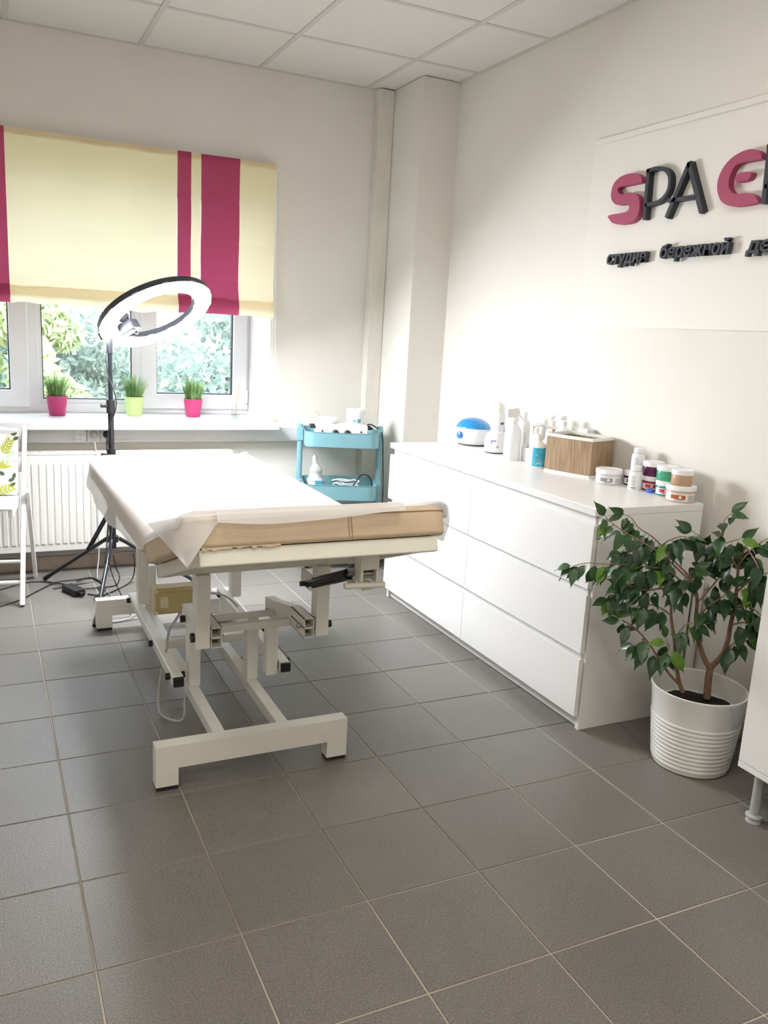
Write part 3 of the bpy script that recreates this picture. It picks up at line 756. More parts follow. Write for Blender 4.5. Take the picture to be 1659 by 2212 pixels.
hs = ringmesh([(RI, 0), (RI, -.026), (RI + .006, -.03), (RO - .006, -.03), (RO, -.026), (RO, 0)]).build('ring_housing', 'dark_grey', RL, True, angle=30)
ringmesh([(RI + .001, .0), (RI + .008, .009), (RO - .008, .009), (RO - .001, .0)]).build('diffuser', 'ring_glow', RL, True, angle=60)
for k in range(12):
    a = R_(30 * k + 10)
    for r in (RO, RI):
        q = MB(); M_ = MR @ Matrix.Rotation(a, 4, 'Z'); q.box(r - .0018, r + .0018, -.013, .013, -.004, .0035, M=M_); q.build('clip', 'white_plastic', hs)
# hinge at the rim and phone clamp in the hole
def rp(r, ang, z): return MR @ Vector((r * math.cos(R_(ang)), r * math.sin(R_(ang)), z))
hd = MB(); hd.beam(rp(RO - .02, 195, -.035), rp(RO + .012, 195, -.035), .07, .035, .004); hd.build('mount_block', 'dark_grey', RL)
hub0 = rp(RO + .004, 195, -.04)
MB().tube([hub0, Vector((PX, PY, 1.215)), Vector((PX, PY, 1.15))], [.016, .017, .014], 12).build('tilt_joint', 'black_plastic', RL, True)
pc = MB(); a_ = 200
pc.beam(rp(RI + .006, a_, -.02), rp(RI - .075, a_, -.02), .085, .05, .006); pcb = pc.build('phone_clamp', 'dark_grey', RL)
e_ = MB(); e_.beam(rp(RI - .06, 195, -.075), rp(RI - .02, 195, -.055), .075, .022, .005); e_.build('clamp_jaw', 'dark_grey', pcb)
MB().tube([rp(RI - .05, 198, -.02), rp(RI - .055, 198, -.062)], .005, 8).build('clamp_screw', 'chrome', pcb, True)
MB().tube([rp(RI - .05, 210, .003), rp(RI - .05, 210, .016)], .008, 10).build('clamp_knob', 'chrome', pcb, True)
# poles
for (z0_, z1_, r) in ((.88, 1.17, .0105), (.62, .93, .0135), (.24, .66, .016)):
    MB().tube([(PX, PY, z0_), (PX, PY, z1_)], r, 14).build('pole', 'black_metal', RL, True)
for zz in (.91, .685):
    c = MB().tube([(PX, PY, zz - .03), (PX, PY, zz + .03)], .0195, 14).build('clamp_collar', 'black_plastic', RL, True)
    MB().tube([(PX - .015, PY - .005, zz), (PX - .045, PY - .012, zz + .004)], [.006, .009], 8).build('clamp_knob', 'black_plastic', c, True)
MB().tube([(PX, PY, .27), (PX, PY, .30)], .026, 14).build('hub', 'black_plastic', RL, True)
MB().tube([(PX, PY, .40), (PX, PY, .43)], .022, 14).build('collar', 'black_plastic', RL, True)
for (fx, fy) in ((.233, 2.023), (.082, 2.779), (.79, 2.52)):
    f = Vector((fx, fy, .012)); dr = Vector((fx - PX, fy - PY, 0)).normalized()
    h = Vector((PX, PY, .285)) + dr * .03
    l = MB().tube([h, h.lerp(f, .93)], .0095, 10).build('leg', 'black_metal', RL, True)
    MB().tube([h.lerp(f, .92), f], [.011, .0115], 10).build('rubber_foot', 'black_rubber', l, True)
    m_ = h.lerp(f, .30); sd = dr.cross(Vector((0, 0, 1))) * .008
    for sg in (-1, 1): MB().beam(Vector((PX, PY, .415)) + dr * .018 + sd * sg, m_ + sd * sg + Vector((0, 0, .004)), .004, .012).build('brace', 'black_metal', RL)
MB().tube(smooth_path([rp(RO - .01, 192, -.03), (PX - .02, PY - .01, 1.15), (PX - .012, PY - .022, 1.05), (PX + .016, PY - .022, .97), (PX + .02, PY - .015, .90), (PX - .016, PY - .024, .80), (PX - .02, PY - .015, .7), (PX + .014, PY - .024, .62), (PX - .02, PY - .02, .5), (PX - .022, PY - .02, .38), (PX - .03, PY - .03, .25), (PX - .01, PY - .05, .12), (.40, 2.36, .01)]), .0026, 6).build('lamp_cord', 'cable_black', RL, True)

# power adapter and floor cables
AD = thing('power_adapter', 'black power adapter brick with coiled cables on the floor by the tripod', 'power adapter', (.225, 2.46, 0))
pa_, pb_ = onz(138, 1264, .02), onz(180, 1283, .02); pm_ = (pa_ + pb_) / 2
Ma = Matrix.Translation((pm_.x, pm_.y, 0)) @ Matrix.Rotation(math.atan2(pb_.y - pa_.y, pb_.x - pa_.x), 4, 'Z')
MB().box(-.062, .062, -.028, .028, .001, .034, M=Ma, bev=.005).build('brick', 'black_plastic', AD)
MB().box(.062, .085, -.01, .01, .010, .024, M=Ma, bev=.003).build('strain_relief', 'black_plastic', AD)
for pth in ([onz(190, 1283, .004), onz(225, 1287, .004), onz(212, 1270, .004), onz(222, 1262, .012), onz(200, 1248, .008), onz(165, 1252, .004), onz(120, 1258, .008), onz(80, 1277, .004), onz(40, 1297, .004), onz(-30, 1318, .004)],
            [onz(140, 1262, .012), onz(100, 1257, .004), onz(60, 1258, .004), onz(20, 1268, .004), onz(-30, 1284, .004)],
            [onz(185, 1272, .012), onz(215, 1269, .004), onz(250, 1264, .004), onz(258, 1245, .004), onz(250, 1225, .05), onz(245, 1200, .12)],
            [onz(225, 1285, .004), onz(245, 1277, .004), onz(275, 1262, .004), onz(288, 1245, .03), onz(291, 1215, .12), onz(288, 1197, .2)],
            [onz(165, 1256, .012), onz(195, 1248, .004), onz(210, 1255, .004), onz(228, 1272, .004), onz(205, 1290, .004), onz(212, 1305, .004)]):
    MB().tube(smooth_path([Vector((p.x, p.y, max(p.z, .004))) for p in pth]), .0032, 6).build('cable', 'cable_black', AD, True)

# ------------------------------------------------------------------ dresser
DZ = .785; DX0, DXS, DX1, DY0, DY1 = 1.626, 1.652, 2.10, .545, 2.09
DR = thing('dresser', 'wide white six-drawer dresser standing against the right wall', 'dresser', (1.87, 1.33, 0))
MB().box(DX0, DX1, DY0, DY1, DZ - .026, DZ, bev=.0015).build('top', 'white_lacquer', DR)
for (ya, yb2) in ((DY0, DY0 + .018), (DY1 - .018, DY1)):
    MB().box(DXS, DX1, ya, yb2, 0, DZ - .0265, bev=.001).build('side_panel', 'white_lacquer', DR)
MB().box(DX1 - .006, DX1, DY0 + .018, DY1 - .018, .03, DZ - .0265).build('back_panel', 'white_lacquer', DR)
MB().box(DXS + .012, DXS + .028, DY0 + .018, DY1 - .018, .003, .062, bev=.001).build('plinth', 'white_lacquer', DR)
for z in (.062, .292, .518): MB().box(DX0 + .0456, DX1 - .006, DY0 + .018, DY1 - .018, z - .004, z + .004).build('divider', 'white_lacquer', DR)
MB().box(DX0 + .0456, DX1 - .006, 1.31, 1.326, .066, DZ - .0265).build('partition', 'white_lacquer', DR)
for (za, zb_) in ((.064, .08), (.25, .292), (.478, .52), (.716, DZ - .0265)): MB().box(DX0 + .0205, DX0 + .045, DY0 + .018, DY1 - .018, za, zb_).build('front_rail', 'white_lacquer', DR)
for (ya, yb2) in ((DY0 + .0015, 1.3165), (1.3195, DY1 - .0015)):
    for (z0_, z1_) in ((.055, .262), (.283, .490), (.511, .728)):
        q = MB(); q.prism([(DX0 + .002, ya, z0_), (DX0 + .019, ya, z0_), (DX0 + .019, ya, z1_ - .016), (DX0 + .013, ya, z1_), (DX0 + .002, ya, z1_)], (0, yb2 - ya, 0))
        q.build('drawer', 'white_lacquer', DR)

# ---- things on the dresser
def at(u, v, dx=0, dy=0): p = onz(u, v, DZ); return p.x + dx, p.y + dy
def lathe_obj(prof, c, m, name, parent, n=24, **k): return MB().lathe(prof, c, n, **k).build(name, m, parent, True, angle=35)

# wax warmer with blue lid
c = (2.035, 2.0, DZ)
t = thing('wax_warmer', 'rounded white wax warmer with a translucent blue lid and blue knob', 'wax warmer', c)
SX, SY = .92, 1.0
lathe_obj([(.072, 0), (.078, .004), (.078, .010)], c, 'dark_grey', 'base_ring', t, sx=SX)
lathe_obj([(.080, .008), (.094, .022), (.102, .045), (.102, .062), (.096, .082), (.090, .086)], c, 'white_plastic', 'body', t, sx=SX)
lathe_obj([(.092, .0865), (.091, .090), (.082, .106), (.064, .121), (.040, .131), (.015, .135), (.001, .1355)], c, 'blue_gloss', 'lid', t, sx=SX)
vd = (Vector(c) - CAM); vd.z = 0; vd.normalize(); side = Vector((-vd.y, vd.x, 0))
kd = (-vd * .75 + side * .66).normalized(); kp = Vector(c) + kd * .095 + Vector((0, 0, .052))
MB().tube([kp - kd * .005, kp + kd * .006, kp + kd * .009], [.018, .017, .013], 18).build('knob', 'blue_knob', t, True)

# roll-on wax heater, white with purple print
def on_cyl(c, r, ang, z, w, h, m, name, parent, n=6, off=.0006):
    """curved printed patch on a cylinder, ang measured from the direction to the room (towards the camera)"""
    a0 = math.atan2(-(c[1] - CAM.y), -(c[0] - CAM.x)) + R_(ang)
    q = MB(); q.grid(lambda s, t_: Vector((c[0] + (r + off) * math.cos(a0 + (s - .5) * w / r), c[1] + (r + off) * math.sin(a0 + (s - .5) * w / r), c[2] + z + h * t_)), n, 2)
    return q.build(name, m, parent, True, fixn=False)
x, y = at(1075, 978); c = (2.0, 1.735, DZ)
t = thing('roll_on_heater', 'white egg-shaped roll-on wax heater with purple lines next to the blue-lidded warmer', 'wax heater', c)
lathe_obj([(.046, 0), (.05, .003), (.05, .006)], c, 'dark_grey', 'base_ring', t)
lathe_obj([(.050, .006), (.053, .03), (.052, .06), (.046, .085), (.034, .098), (.02, .10)], c, 'white_plastic', 'body', t)
on_cyl(c, .053, -22, .045, .004, .018, 'purple_print', 'stripe', t); on_cyl(c, .053, -10, .058, .02, .004, 'purple_print', 'stripe', t); on_cyl(c, .053, 10, .03, .006, .006, 'dark_print', 'indicator', t)
# tall foam can
c = (2.085, 1.86, DZ)
t = thing('aerosol_can', 'tall slim white spray can with a lilac domed cap behind the roll-on heater', 'spray can', c)
lathe_obj([(.031, 0), (.033, .003), (.033, .165), (.026, .176)], c, 'white_plastic', 'body', t)
lathe_obj([(.028, .176), (.028, .20), (.022, .216), (.01, .224), (.001, .225)], c, 'offwhite_plastic', 'cap', t)
on_cyl(c, .033, 40, .12, .02, .01, 'purple_print', 'print', t); on_cyl(c, .033, 38, .08, .016, .004, 'purple_print', 'print', t)
# pump and spray bottles
def pump(parent, c, z, hd, m='white_plastic', L=.04):
    lathe_obj([(.013, 0), (.013, .016), (.006, .018), (.005, .03)], (c[0], c[1], c[2] + z), m, 'collar', parent, 14)
    hdp = MB(); p = Vector((c[0], c[1], c[2] + z + .032)); q = Vector(hd).normalized()
    hdp.tube([p - q * .008, p + q * .012, p + q * L * .8, p + q * L - Vector((0, 0, .006))], [.009, .009, .006, .004], 8); hdp.build('pump_head', m, parent, True)
    MB().tube([p - Vector((0, 0, .02)), p], .0045, 8).build('pump_stem', m, parent, True)
def bottle(name, label, c, r, h, m, neck=.011, group=None, sh=.03):
    t = thing(name, label, 'bottle', c, group)
    lathe_obj([(r * .93, 0), (r, .004), (r, h - sh), (r * .93, h - sh * .55), (r * .6, h - sh * .12), (neck, h), (neck, h + .008)], c, m, 'body', t)
    return t
c = (1.952, 1.53, DZ)
t = bottle('spray_bottle', 'tall white trigger spray bottle standing in front of the wooden spatulas', c, .037, .162, 'white_plastic', .012, sh=.05)
q = MB(); q.lathe([(.014, .162), (.015, .182), (.013, .188)], c, 14); q.build('collar', 'white_plastic', t, True)
hx = side.copy()
tri_ = Vector(c) + Vector((0, 0, .188))
MB().prism([tri_ + side * .028 + vd * -.011, tri_ + side * .030 + Vector((0, 0, .034)) - vd * .011, tri_ - side * .016 + Vector((0, 0, .042)) - vd * .011, tri_ - side * .024 + Vector((0, 0, .02)) - vd * .011, tri_ - side * .010 - vd * .011], vd * .022).build('trigger_head', 'offwhite_plastic', t)
MB().beam(tri_ - side * .02 + Vector((0, 0, .012)), tri_ - side * .045 - Vector((0, 0, .012)), .008, .004).build('trigger', 'lightgrey_print', t)
c = (2.075, 1.63, DZ)
t = bottle('white_bottle', 'tall plain white bottle with a grey band behind the trigger spray bottle', c, .03, .17, 'white_plastic', .012)
lathe_obj([(.013, .178), (.013, .20), (.010, .202)], c, 'white_plastic', 'cap', t); on_cyl(c, .03, 20, .06, .004, .05, 'lightgrey_print', 'print', t)
# organiser tray with spatulas, pump bottles
OX0, OX1, OY0, OY1 = 1.985, 2.128, 1.315, 1.50
t = thing('organiser_tray', 'shallow white plastic organiser holding pump bottles and wooden spatulas', 'organiser', ((OX0 + OX1) / 2, (OY0 + OY1) / 2, DZ))
q = MB(); q.box(OX0, OX1, OY0, OY1, DZ, DZ + .003); h = .062
q.box(OX0, OX0 + .002, OY0, OY1, DZ + .003, DZ + h); q.box(OX1 - .002, OX1, OY0, OY1, DZ + .003, DZ + h); q.box(OX0, OX1, OY0, OY0 + .002, DZ + .003, DZ + h); q.box(OX0, OX1, OY1 - .002, OY1, DZ + .003, DZ + h)
q.build('tray', 'white_plastic', t)
zt = DZ + .0035
c = (2.022, 1.455, zt); b1 = bottle('pump_bottle', 'white pump bottle with a small round grey emblem in the organiser', c, .028, .125, 'white_plastic'); pump(b1, c, .13, -side + -vd * .2)
q = MB(); q.tube([Vector(c) + (-vd * .0285 + Vector((0, 0, .075)) + side * (.009 * math.cos(a)) + Vector((0, 0, .009 * math.sin(a)))) for a in [k * 2 * math.pi / 16 for k in range(17)]], .0012, 5); q.build('emblem', 'grey_print', b1); on_cyl(c, .028, 0, .055, .026, .004, 'grey_print', 'print', b1)
c = (2.088, 1.43, zt); b2 = bottle('pump_bottle', 'taller white pump bottle with a bold violet letter mark in the organiser', c, .033, .16, 'white_plastic'); pump(b2, c, .166, side * .3 - vd)
on_cyl(c, .033, -28, .09, .02, .032, 'purple_print', 'print', b2); on_cyl(c, .033, -30, .05, .012, .014, 'purple_print', 'print', b2)
c = (2.09, 1.355, zt); b3 = bottle('pump_bottle', 'tall white pump bottle behind the woven basket in the organiser', c, .033, .165, 'white_plastic'); pump(b3, c, .171, side * .5 - vd)
c = (2.022, 1.37, zt); b4 = bottle('white_tube', 'slim white tube with tiny grey lettering in the organiser', c, .021, .115, 'white_plastic', .010); on_cyl(c, .021, -20, .05, .016, .03, 'lightgrey_print', 'print', b4); lathe_obj([(.012, .123), (.012, .14), (.009, .142)], c, 'white_plastic', 'cap', b4)
for k, (xx, yy, dx, dy, m, lab) in enumerate(((2.056, 1.487, -.012, .012, 'spatula', 'wide pale wooden spatula standing upright in the organiser'), (2.055, 1.395, .01, -.006, 'spatula_dark', 'narrow dark wooden spatula standing upright in the organiser'))):
    q = MB(); a = Vector((xx, yy, zt)); b = Vector((xx + dx, yy + dy, zt + .15)); w = .022 if k == 0 else .014
    n_ = 8; up = []
    for i in range(n_ + 1):
        s_ = i / n_; ww = w * (.55 + .45 * s_) * (1 if s_ < .9 else .75); p = a.lerp(b, s_); up.append([p - side * ww / 2 - vd * .001, p + side * ww / 2 - vd * .001, p + side * ww / 2 + vd * .001, p - side * ww / 2 + vd * .001])
    q.rings(up); tag(q.build('wooden_spatula', m, None, org=a), lab, 'spatula')
# blue-labelled bottle
c = (1.985, 1.375 - .155, DZ); c = (1.945, 1.325, DZ)
t = bottle('wax_bottle', 'white bottle with a bright blue label and a dotted fan pattern beside the basket', c, .0335, .112, 'white_plastic', .013)
lathe_obj([(.014, .119), (.014, .137), (.011, .14)], c, 'offwhite_plastic', 'cap', t)
lb = on_cyl(c, .0335, 12, .008, .060, .078, 'blue_label', 'label', t, 14, .0005)
a0 = math.atan2(-(c[1] - CAM.y), -(c[0] - CAM.x)) + R_(12)
for i in range(7):
    for j in range(4):
        ang = R_(-60 + 20 * i); rr = .010 + .007 * j; uu = rr * math.sin(ang) * 1.25; zz = .012 + rr * math.cos(ang) * 1.0
        p = Vector((c[0] + .0345 * math.cos(a0 + uu / .0345), c[1] + .0345 * math.sin(a0 + uu / .0345), c[2] + zz)); nrm = Vector((math.cos(a0 + uu / .0345), math.sin(a0 + uu / .0345), 0))
        MB().tube([p - nrm * .0004, p + nrm * .0004], .0019 - .0003 * j, 8).build('dot', 'white_plastic', lb)
# text "wax" on the label
def text_mesh(s, size, M, m, name, parent, extrude=0.0, shear=0.0, offset=0.0, sx=1.0):
    cu = bpy.data.curves.new(name, 'FONT'); cu.body = s; cu.size = size; cu.extrude = extrude; cu.shear = shear; cu.offset = offset
    ob = bpy.data.objects.new(name, cu); COL.objects.link(ob)
    dg = bpy.context.evaluated_depsgraph_get(); me = bpy.data.meshes.new_from_object(ob.evaluated_get(dg))
    bpy.data.objects.remove(ob); bpy.data.curves.remove(cu)
    o = Vector(parent['_o'])
    for v_ in me.vertices: v_.co = (M @ Vector((v_.co.x * sx, v_.co.y, v_.co.z))) - o
    me.materials.clear(); me.materials.append(MATS[m]); me.name = name
    o2 = bpy.data.objects.new(name, me); COL.objects.link(o2); o2.parent = parent; o2['_o'] = list(o); return o2
def facing(p, nrm):
    nrm = Vector(nrm).normalized(); z = Vector((0, 0, 1)); x_ = z.cross(nrm).normalized()
    return Matrix(((x_.x, z.x, nrm.x, p[0]), (x_.y, z.y, nrm.y, p[1]), (x_.z, z.z, nrm.z, p[2]), (0, 0, 0, 1)))
for ch, uu in (('w', -.017), ('a', -.002), ('x', .008)):
    a1 = a0 + uu / .0345; nr = Vector((math.cos(a1), math.sin(a1), 0))
    text_mesh(ch, .017, facing(Vector(c) + nr * .0346 + Vector((0, 0, .052)), nr), 'teal_print' if ch != 'w' else 'lightgrey_print', 'lettering', lb)
# woven basket
P0 = Vector((1.99, 1.035, DZ)); ea = Vector((-.34, .94, 0)); eb = Vector((.94, .34, 0)); la, lb_, hb = .212, .162, .160
t = thing('woven_basket', 'brown woven straw basket with white fabric edging on the dresser', 'basket', P0 + ea * la / 2 + eb * lb_ / 2)
def side_wall(q, a, b, z0, z1, th, inward, sag=0.0):
    n_ = 10; rs = []
    for i in range(n_ + 1):
        s_ = i / n_; p = a.lerp(b, s_); bow = math.sin(math.pi * s_) * sag
        p = p - inward * bow; rs.append([p + Vector((0, 0, z0)), p + inward * th + Vector((0, 0, z0)), p + inward * th + Vector((0, 0, z1)), p + Vector((0, 0, z1))])
    q.rings(rs)
cs = [P0, P0 + ea * la, P0 + ea * la + eb * lb_, P0 + eb * lb_]; inw = [eb, -ea, -eb, ea]
for nm, z0_, z1_, m, o_ in (('wall_panel', .012, hb - .012, 'weave', 0), ('edging', hb - .012, hb, 'cloth_white', -.0015), ('edging', 0, .012, 'cloth_white', -.0015)):
    for i in range(4):
        q = MB(); side_wall(q, cs[i] + inw[i] * o_, cs[(i + 1) % 4] + inw[i] * o_, z0_, z1_, .005 - o_ * 1.2, inw[i], .006 if i in (0, 2) else .003); q.build(nm, m, t)
MB().prism([p + Vector((0, 0, .002)) for p in cs], (0, 0, .004)).build('bottom', 'weave', t)
# small white box behind the basket
MB().box(2.10, 2.15, 1.345, 1.385, DZ, DZ + .001) 
t = tag(MB().box(2.118, 2.158, 1.232, 1.29, DZ, DZ + .172, bev=.003).build('white_carton', 'white_plastic', None, org=Vector((2.127, 1.23, DZ))), 'small plain white carton standing between the basket and the wall', 'box')
# jars
def jar(name, label, c, r, h, gel, lab_m, lid_h=.018, group=None, logo='red_print', print_=True, wlabel=True):
    t = thing(name, label, 'jar', c, group)
    lathe_obj([(r * .93, 0), (r * .97, .003), (r * .97, h - lid_h - .003), (r * .93, h - lid_h)], c, gel, 'body', t, 28)
    lathe_obj([(r, h - lid_h + .0005), (r, h - .003), (r * .96, h), (r * .80, h), (r * .79, h - .0012), (.001, h - .0012)], c, 'white_plastic', 'lid', t, 28)
    if wlabel:
        l = on_cyl(c, r * .97, 0, .006, r * 2.2, h - lid_h - .014, 'white_plastic', 'label', t, 16)
        q = on_cyl(c, r * .97, -8, .013, r * .95, (h - lid_h - .014) * .55, logo, 'print', l, 8, .0012)
        on_cyl(c, r * .97, 45, .008, r * .5, (h - lid_h - .02), 'lightgrey_print', 'print', l, 4, .0012)
        on_cyl(c, r * .97, -4, .009, r * .6, .0025, 'grey_print', 'print', l, 6, .0012)
        q = MB(); a1 = math.atan2(-(c[1] - CAM.y), -(c[0] - CAM.x)); nr = Vector((math.cos(a1), math.sin(a1), 0)); pp_ = Vector(c) + nr * (r * .97 + .002) + Vector((0, 0, .013 + (h - lid_h - .014) * .27))
        sx_ = Vector((-nr.y, nr.x, 0)); q.add([pp_ + sx_ * .005 * math.cos(a) + Vector((0, 0, .005 * math.sin(a))) for a in [k * math.pi / 6 for k in range(12)]], [tuple(range(12))]); q.build('emblem', 'white_plastic', l)
    return t
jar('scrub_jar', 'low wide jar with white lid and grey label in front of the basket', (2.01, .945, DZ), .051, .058, 'clear_grey', 'white', logo='grey_print')
jar('scrub_jar', 'low wide jar with a rust-brown label at the dresser corner', (2.046, .605, DZ), .052, .058, 'rose_gel', 'white', logo='rust_print')
jar('scrub_jar', 'small tan-coloured jar stacked on the rust-labelled wide jar', (2.044, .606, DZ + .0575), .037, .054, 'tan_gel', 'white', wlabel=False)
jar('scrub_jar', 'small jar with red label and teal rim under the green jar', (2.075, .705, DZ), .039, .054, 'teal_gel', 'white')
jar('scrub_jar', 'small green jar stacked beside the tan jar', (2.075, .708, DZ + .0535), .039, .054, 'green_gel', 'white', wlabel=False)
jar('scrub_jar', 'small jar with red label and dark red rim behind the blue cap', (2.095, .80, DZ), .039, .054, 'red_gel', 'white')
jar('scrub_jar', 'small dark purple jar stacked beside the green jar', (2.095, .803, DZ + .0535), .039, .054, 'purple_gel', 'white', wlabel=False)
jar('scrub_jar', 'small dark-rimmed jar half hidden behind the white pill bottle', (2.095, .905, DZ), .036, .054, 'purple_gel', 'white', logo='dark_print')
def pill(label, c):
    t = thing('pill_bottle', label, 'bottle', c, None)
    lathe_obj([(.023, 0), (.025, .003), (.025, .060), (.021, .069), (.017, .071)], c, 'white_plastic', 'body', t)
    lathe_obj([(.0195, .072), (.0195, .088), (.018, .090), (.001, .0905)], c, 'white_plastic', 'cap', t)
    for k in range(6): on_cyl(c, .025, -18, .020 + .006 * k, .016, .0022, 'lightgrey_print', 'print', t)
    on_cyl(c, .025, -12, .008, .02, .004, 'grey_print', 'print', t)
    return t
pill('small white pill bottle with grey print standing in front of the red jar', (2.025, .815, DZ))
t = pill('small white pill bottle stacked high behind the other pill bottle', (2.10, .893, DZ + .0545))
c = (2.043, .752, DZ); t = tag(MB().lathe([(.013, 0), (.0135, .002), (.0135, .011), (.012, .012)], c, 18).build('bottle_cap', 'blue_cap', None, True, org=Vector(c)), 'small blue plastic cap lying in front of the jars', 'cap')

# ------------------------------------------------------------------ trolley
TR = Matrix.Translation((1.629, 2.738, 0)) @ Matrix.Rotation(R_(-17), 4, 'Z')
t = thing('utility_trolley', 'turquoise metal utility trolley in the corner by the window', 'trolley', (1.629, 2.738, 0))
def tray(z0, z1):
    W_, D_, r = .405, .315, .055; rs = []
    for (ins, z) in ((.004, z0), (0, z0 + .004), (0, z1 - .003), (-.003, z1), (.002, z1 + .001), (.004, z1 - .003), (.004, z0 + .006), (.01, z0 + .004)):
        rs.append([TR @ (p + Vector((0, 0, z))) for p in rrect(W_, D_, r, 8, ins)])
    return MB().rings(rs).build('tray', 'turquoise', t, True, angle=35)
for z0_, z1_ in ((.682, .765), (.392, .478), (.115, .20)): tray(z0_, z1_)
for sx_ in (-1, 1):
    q = MB()
    q.rings([[TR @ (Vector((sx_ * .222 + p.x, p.y, z)))  for p in rrect(.030, .046, .013, 4)] for z in (.07, .3, .79)]); q.build('post', 'turquoise', t, True)
    for z in (.70, .41): MB().box(sx_ * .222 - .0175, sx_ * .222 + .0165, -.026, .026, z, z + .075, M=TR, bev=.003).build('bracket', 'turquoise', t)
    for sy_ in (-1, 1):
        p = TR @ Vector((sx_ * .17, sy_ * .12, 0)); MB().tube([p + Vector((0, 0, .115)), p + Vector((0, 0, .05))], .006, 8).build('caster_stem', 'steel', t, True)
        ax = TR.to_3x3() @ Vector((1, 0, 0)); MB().tube([p + Vector((0, 0, .026)) - ax * .01, p + Vector((0, 0, .026)) + ax * .01], .026, 18).build('caster', 'black_rubber', t, True)
    MB().box(sx_ * .222 - .006, sx_ * .222 + .006, -.14, .14, .075, .095, M=TR, bev=.003).build('foot_rail', 'turquoise', t)
# device in the top tray
zb = .6885
dv = thing('waxing_device', 'white box heater with two black dials in the trolley top tray', 'wax heater', TR @ Vector((-.005, -.055, zb)))
MB().box(-.145, .135, -.14, .03, zb, zb + .118, M=TR, bev=.004).build('housing', 'white_plastic', dv)
for xx in (-.04, .025):
    M_ = TR @ Matrix.Translation((xx, -.1405, zb + .075)) @ Matrix.Rotation(R_(90), 4, 'X')
    MB().lathe([(.018, 0), (.018, .006), (.014, .014), (.012, .015)], (0, 0, 0), 20, M=M_).build('dial', 'black_plastic', dv, True)
    for k in range(7):
        a = R_(-30 + 40 * k); MB().box(xx + .023 * math.cos(a) - .0008, xx + .023 * math.cos(a) + .0008, -.1409, -.14, zb + .075 + .023 * math.sin(a) - .0015, zb + .075 + .023 * math.sin(a) + .0015, M=TR).build('tick', 'grey_print', dv)
for xx in (-.11, .10):
    MB().lathe([(.006, 0), (.005, .004)], (0, 0, 0), 12, M=TR @ Matrix.Translation((xx, -.1402, zb + .083)) @ Matrix.Rotation(R_(90), 4, 'X')).build('indicator', 'purple_gel', dv, True)
    MB().box(xx - .006, xx + .006, -.1409, -.14, zb + .094, zb + .096, M=TR).build('print', 'grey_print', dv)
for sx_, xx in ((-1, -.145), (1, .135)):
    MB().tube([TR @ Vector((xx, -.11, zb + .10)), TR @ Vector((xx + sx_ * .025, -.11, zb + .10)), TR @ Vector((xx + sx_ * .025, -.02, zb + .10)), TR @ Vector((xx, -.02, zb + .10))], .007, 8).build('handle', 'black_plastic', dv, True)
MB().tube(smooth_path([TR @ Vector((.135, .02, zb + .09)), TR @ Vector((.165, .02, zb + .11)), TR @ Vector((.20, .0, zb + .095)), TR @ Vector((.232, -.03, zb + .06)), TR @ Vector((.238, -.06, .62)), TR @ Vector((.246, -.07, .45)), TR @ Vector((.245, -.07, .25)), TR @ Vector((.25, -.02, .02)), TR @ Vector((.28, .04, .005))]), .0035, 7).build('power_cord', 'cable_black', dv, True)
c = TR @ Vector((-.075, -.045, zb + .1185)); t = thing('wax_dish', 'low round white wax dish with a lid on the box heater', 'dish', c)
lathe_obj([(.046, 0), (.05, .004), (.052, .02), (.053, .026), (.045, .031), (.02, .033), (.001, .033)], c, 'white_plastic', 'dish_body', t, 28)
for k in range(3): MB().tube([c + Vector((-.015 + .012 * k, -.012 + .006 * k, .0335)), c + Vector((.01 + .01 * k, -.004, .0335))], .0012, 5).build('lid_mark', 'lightgrey_print', t)
c2 = TR @ Vector((-.115, .0, zb + .1185)); q = MB(); q.beam(c2 + Vector((.03, .02, .006)), c2 + Vector((-.02, .025, .055)), .012, .002); tag(q.build('wax_stick', 'spatula', None, org=c2), 'short wooden wax stick leaning behind the round wax dish', 'spatula')
c = TR @ Vector((.075, -.05, zb + .1185)); t = thing('wax_pot', 'white lidded wax pot with a small blue emblem on the box heater', 'jar', c)
lathe_obj([(.044, 0), (.046, .003), (.050, .068), (.050, .07)], c, 'white_plastic', 'body', t, 28)
lathe_obj([(.053, .066), (.053, .078), (.051, .081), (.001, .0815)], c, 'white_plastic', 'lid', t, 28)
lb = on_cyl(c, .049, -6, .016, .012, .010, 'teal_print', 'emblem', t); on_cyl(c, .049, -6, .010, .024, .003, 'grey_print', 'print', t); on_cyl(c, .049, 25, .010, .018, .02, 'teal_print', 'print', t)
# middle tray contents
zm = .3985
c = TR @ Vector((-.125, -.02, zm)); t = thing('bagged_bottle', 'squeeze bottle wrapped in a clear grey plastic bag in the trolley middle tray', 'bottle', c)
rs = []
for k in range(14):
    s_ = k / 13; z = s_ * .225; r = (.046 + .004 * math.sin(k * 2.3)) if s_ < .35 else max(.004, .048 * (1 - (s_ - .35) / .65) ** .8 + .006 * math.sin(k * 1.7))
    rs.append([c + Vector((r * (1 + .12 * math.sin(3 * a + k)) * math.cos(a) - .02 * max(0, s_ - .3), r * .8 * (1 + .12 * math.cos(4 * a + k)) * math.sin(a), z)) for a in [i * 2 * math.pi / 16 for i in range(16)]])
MB().rings(rs).build('bag', 'clear_grey', t, True, angle=25)
MB().box(-.006, .03, -.041, -.036, .05, .085, M=Matrix.Translation(c) @ Matrix.Rotation(R_(-20), 4, 'Z')).build('label', 'teal_print', t)
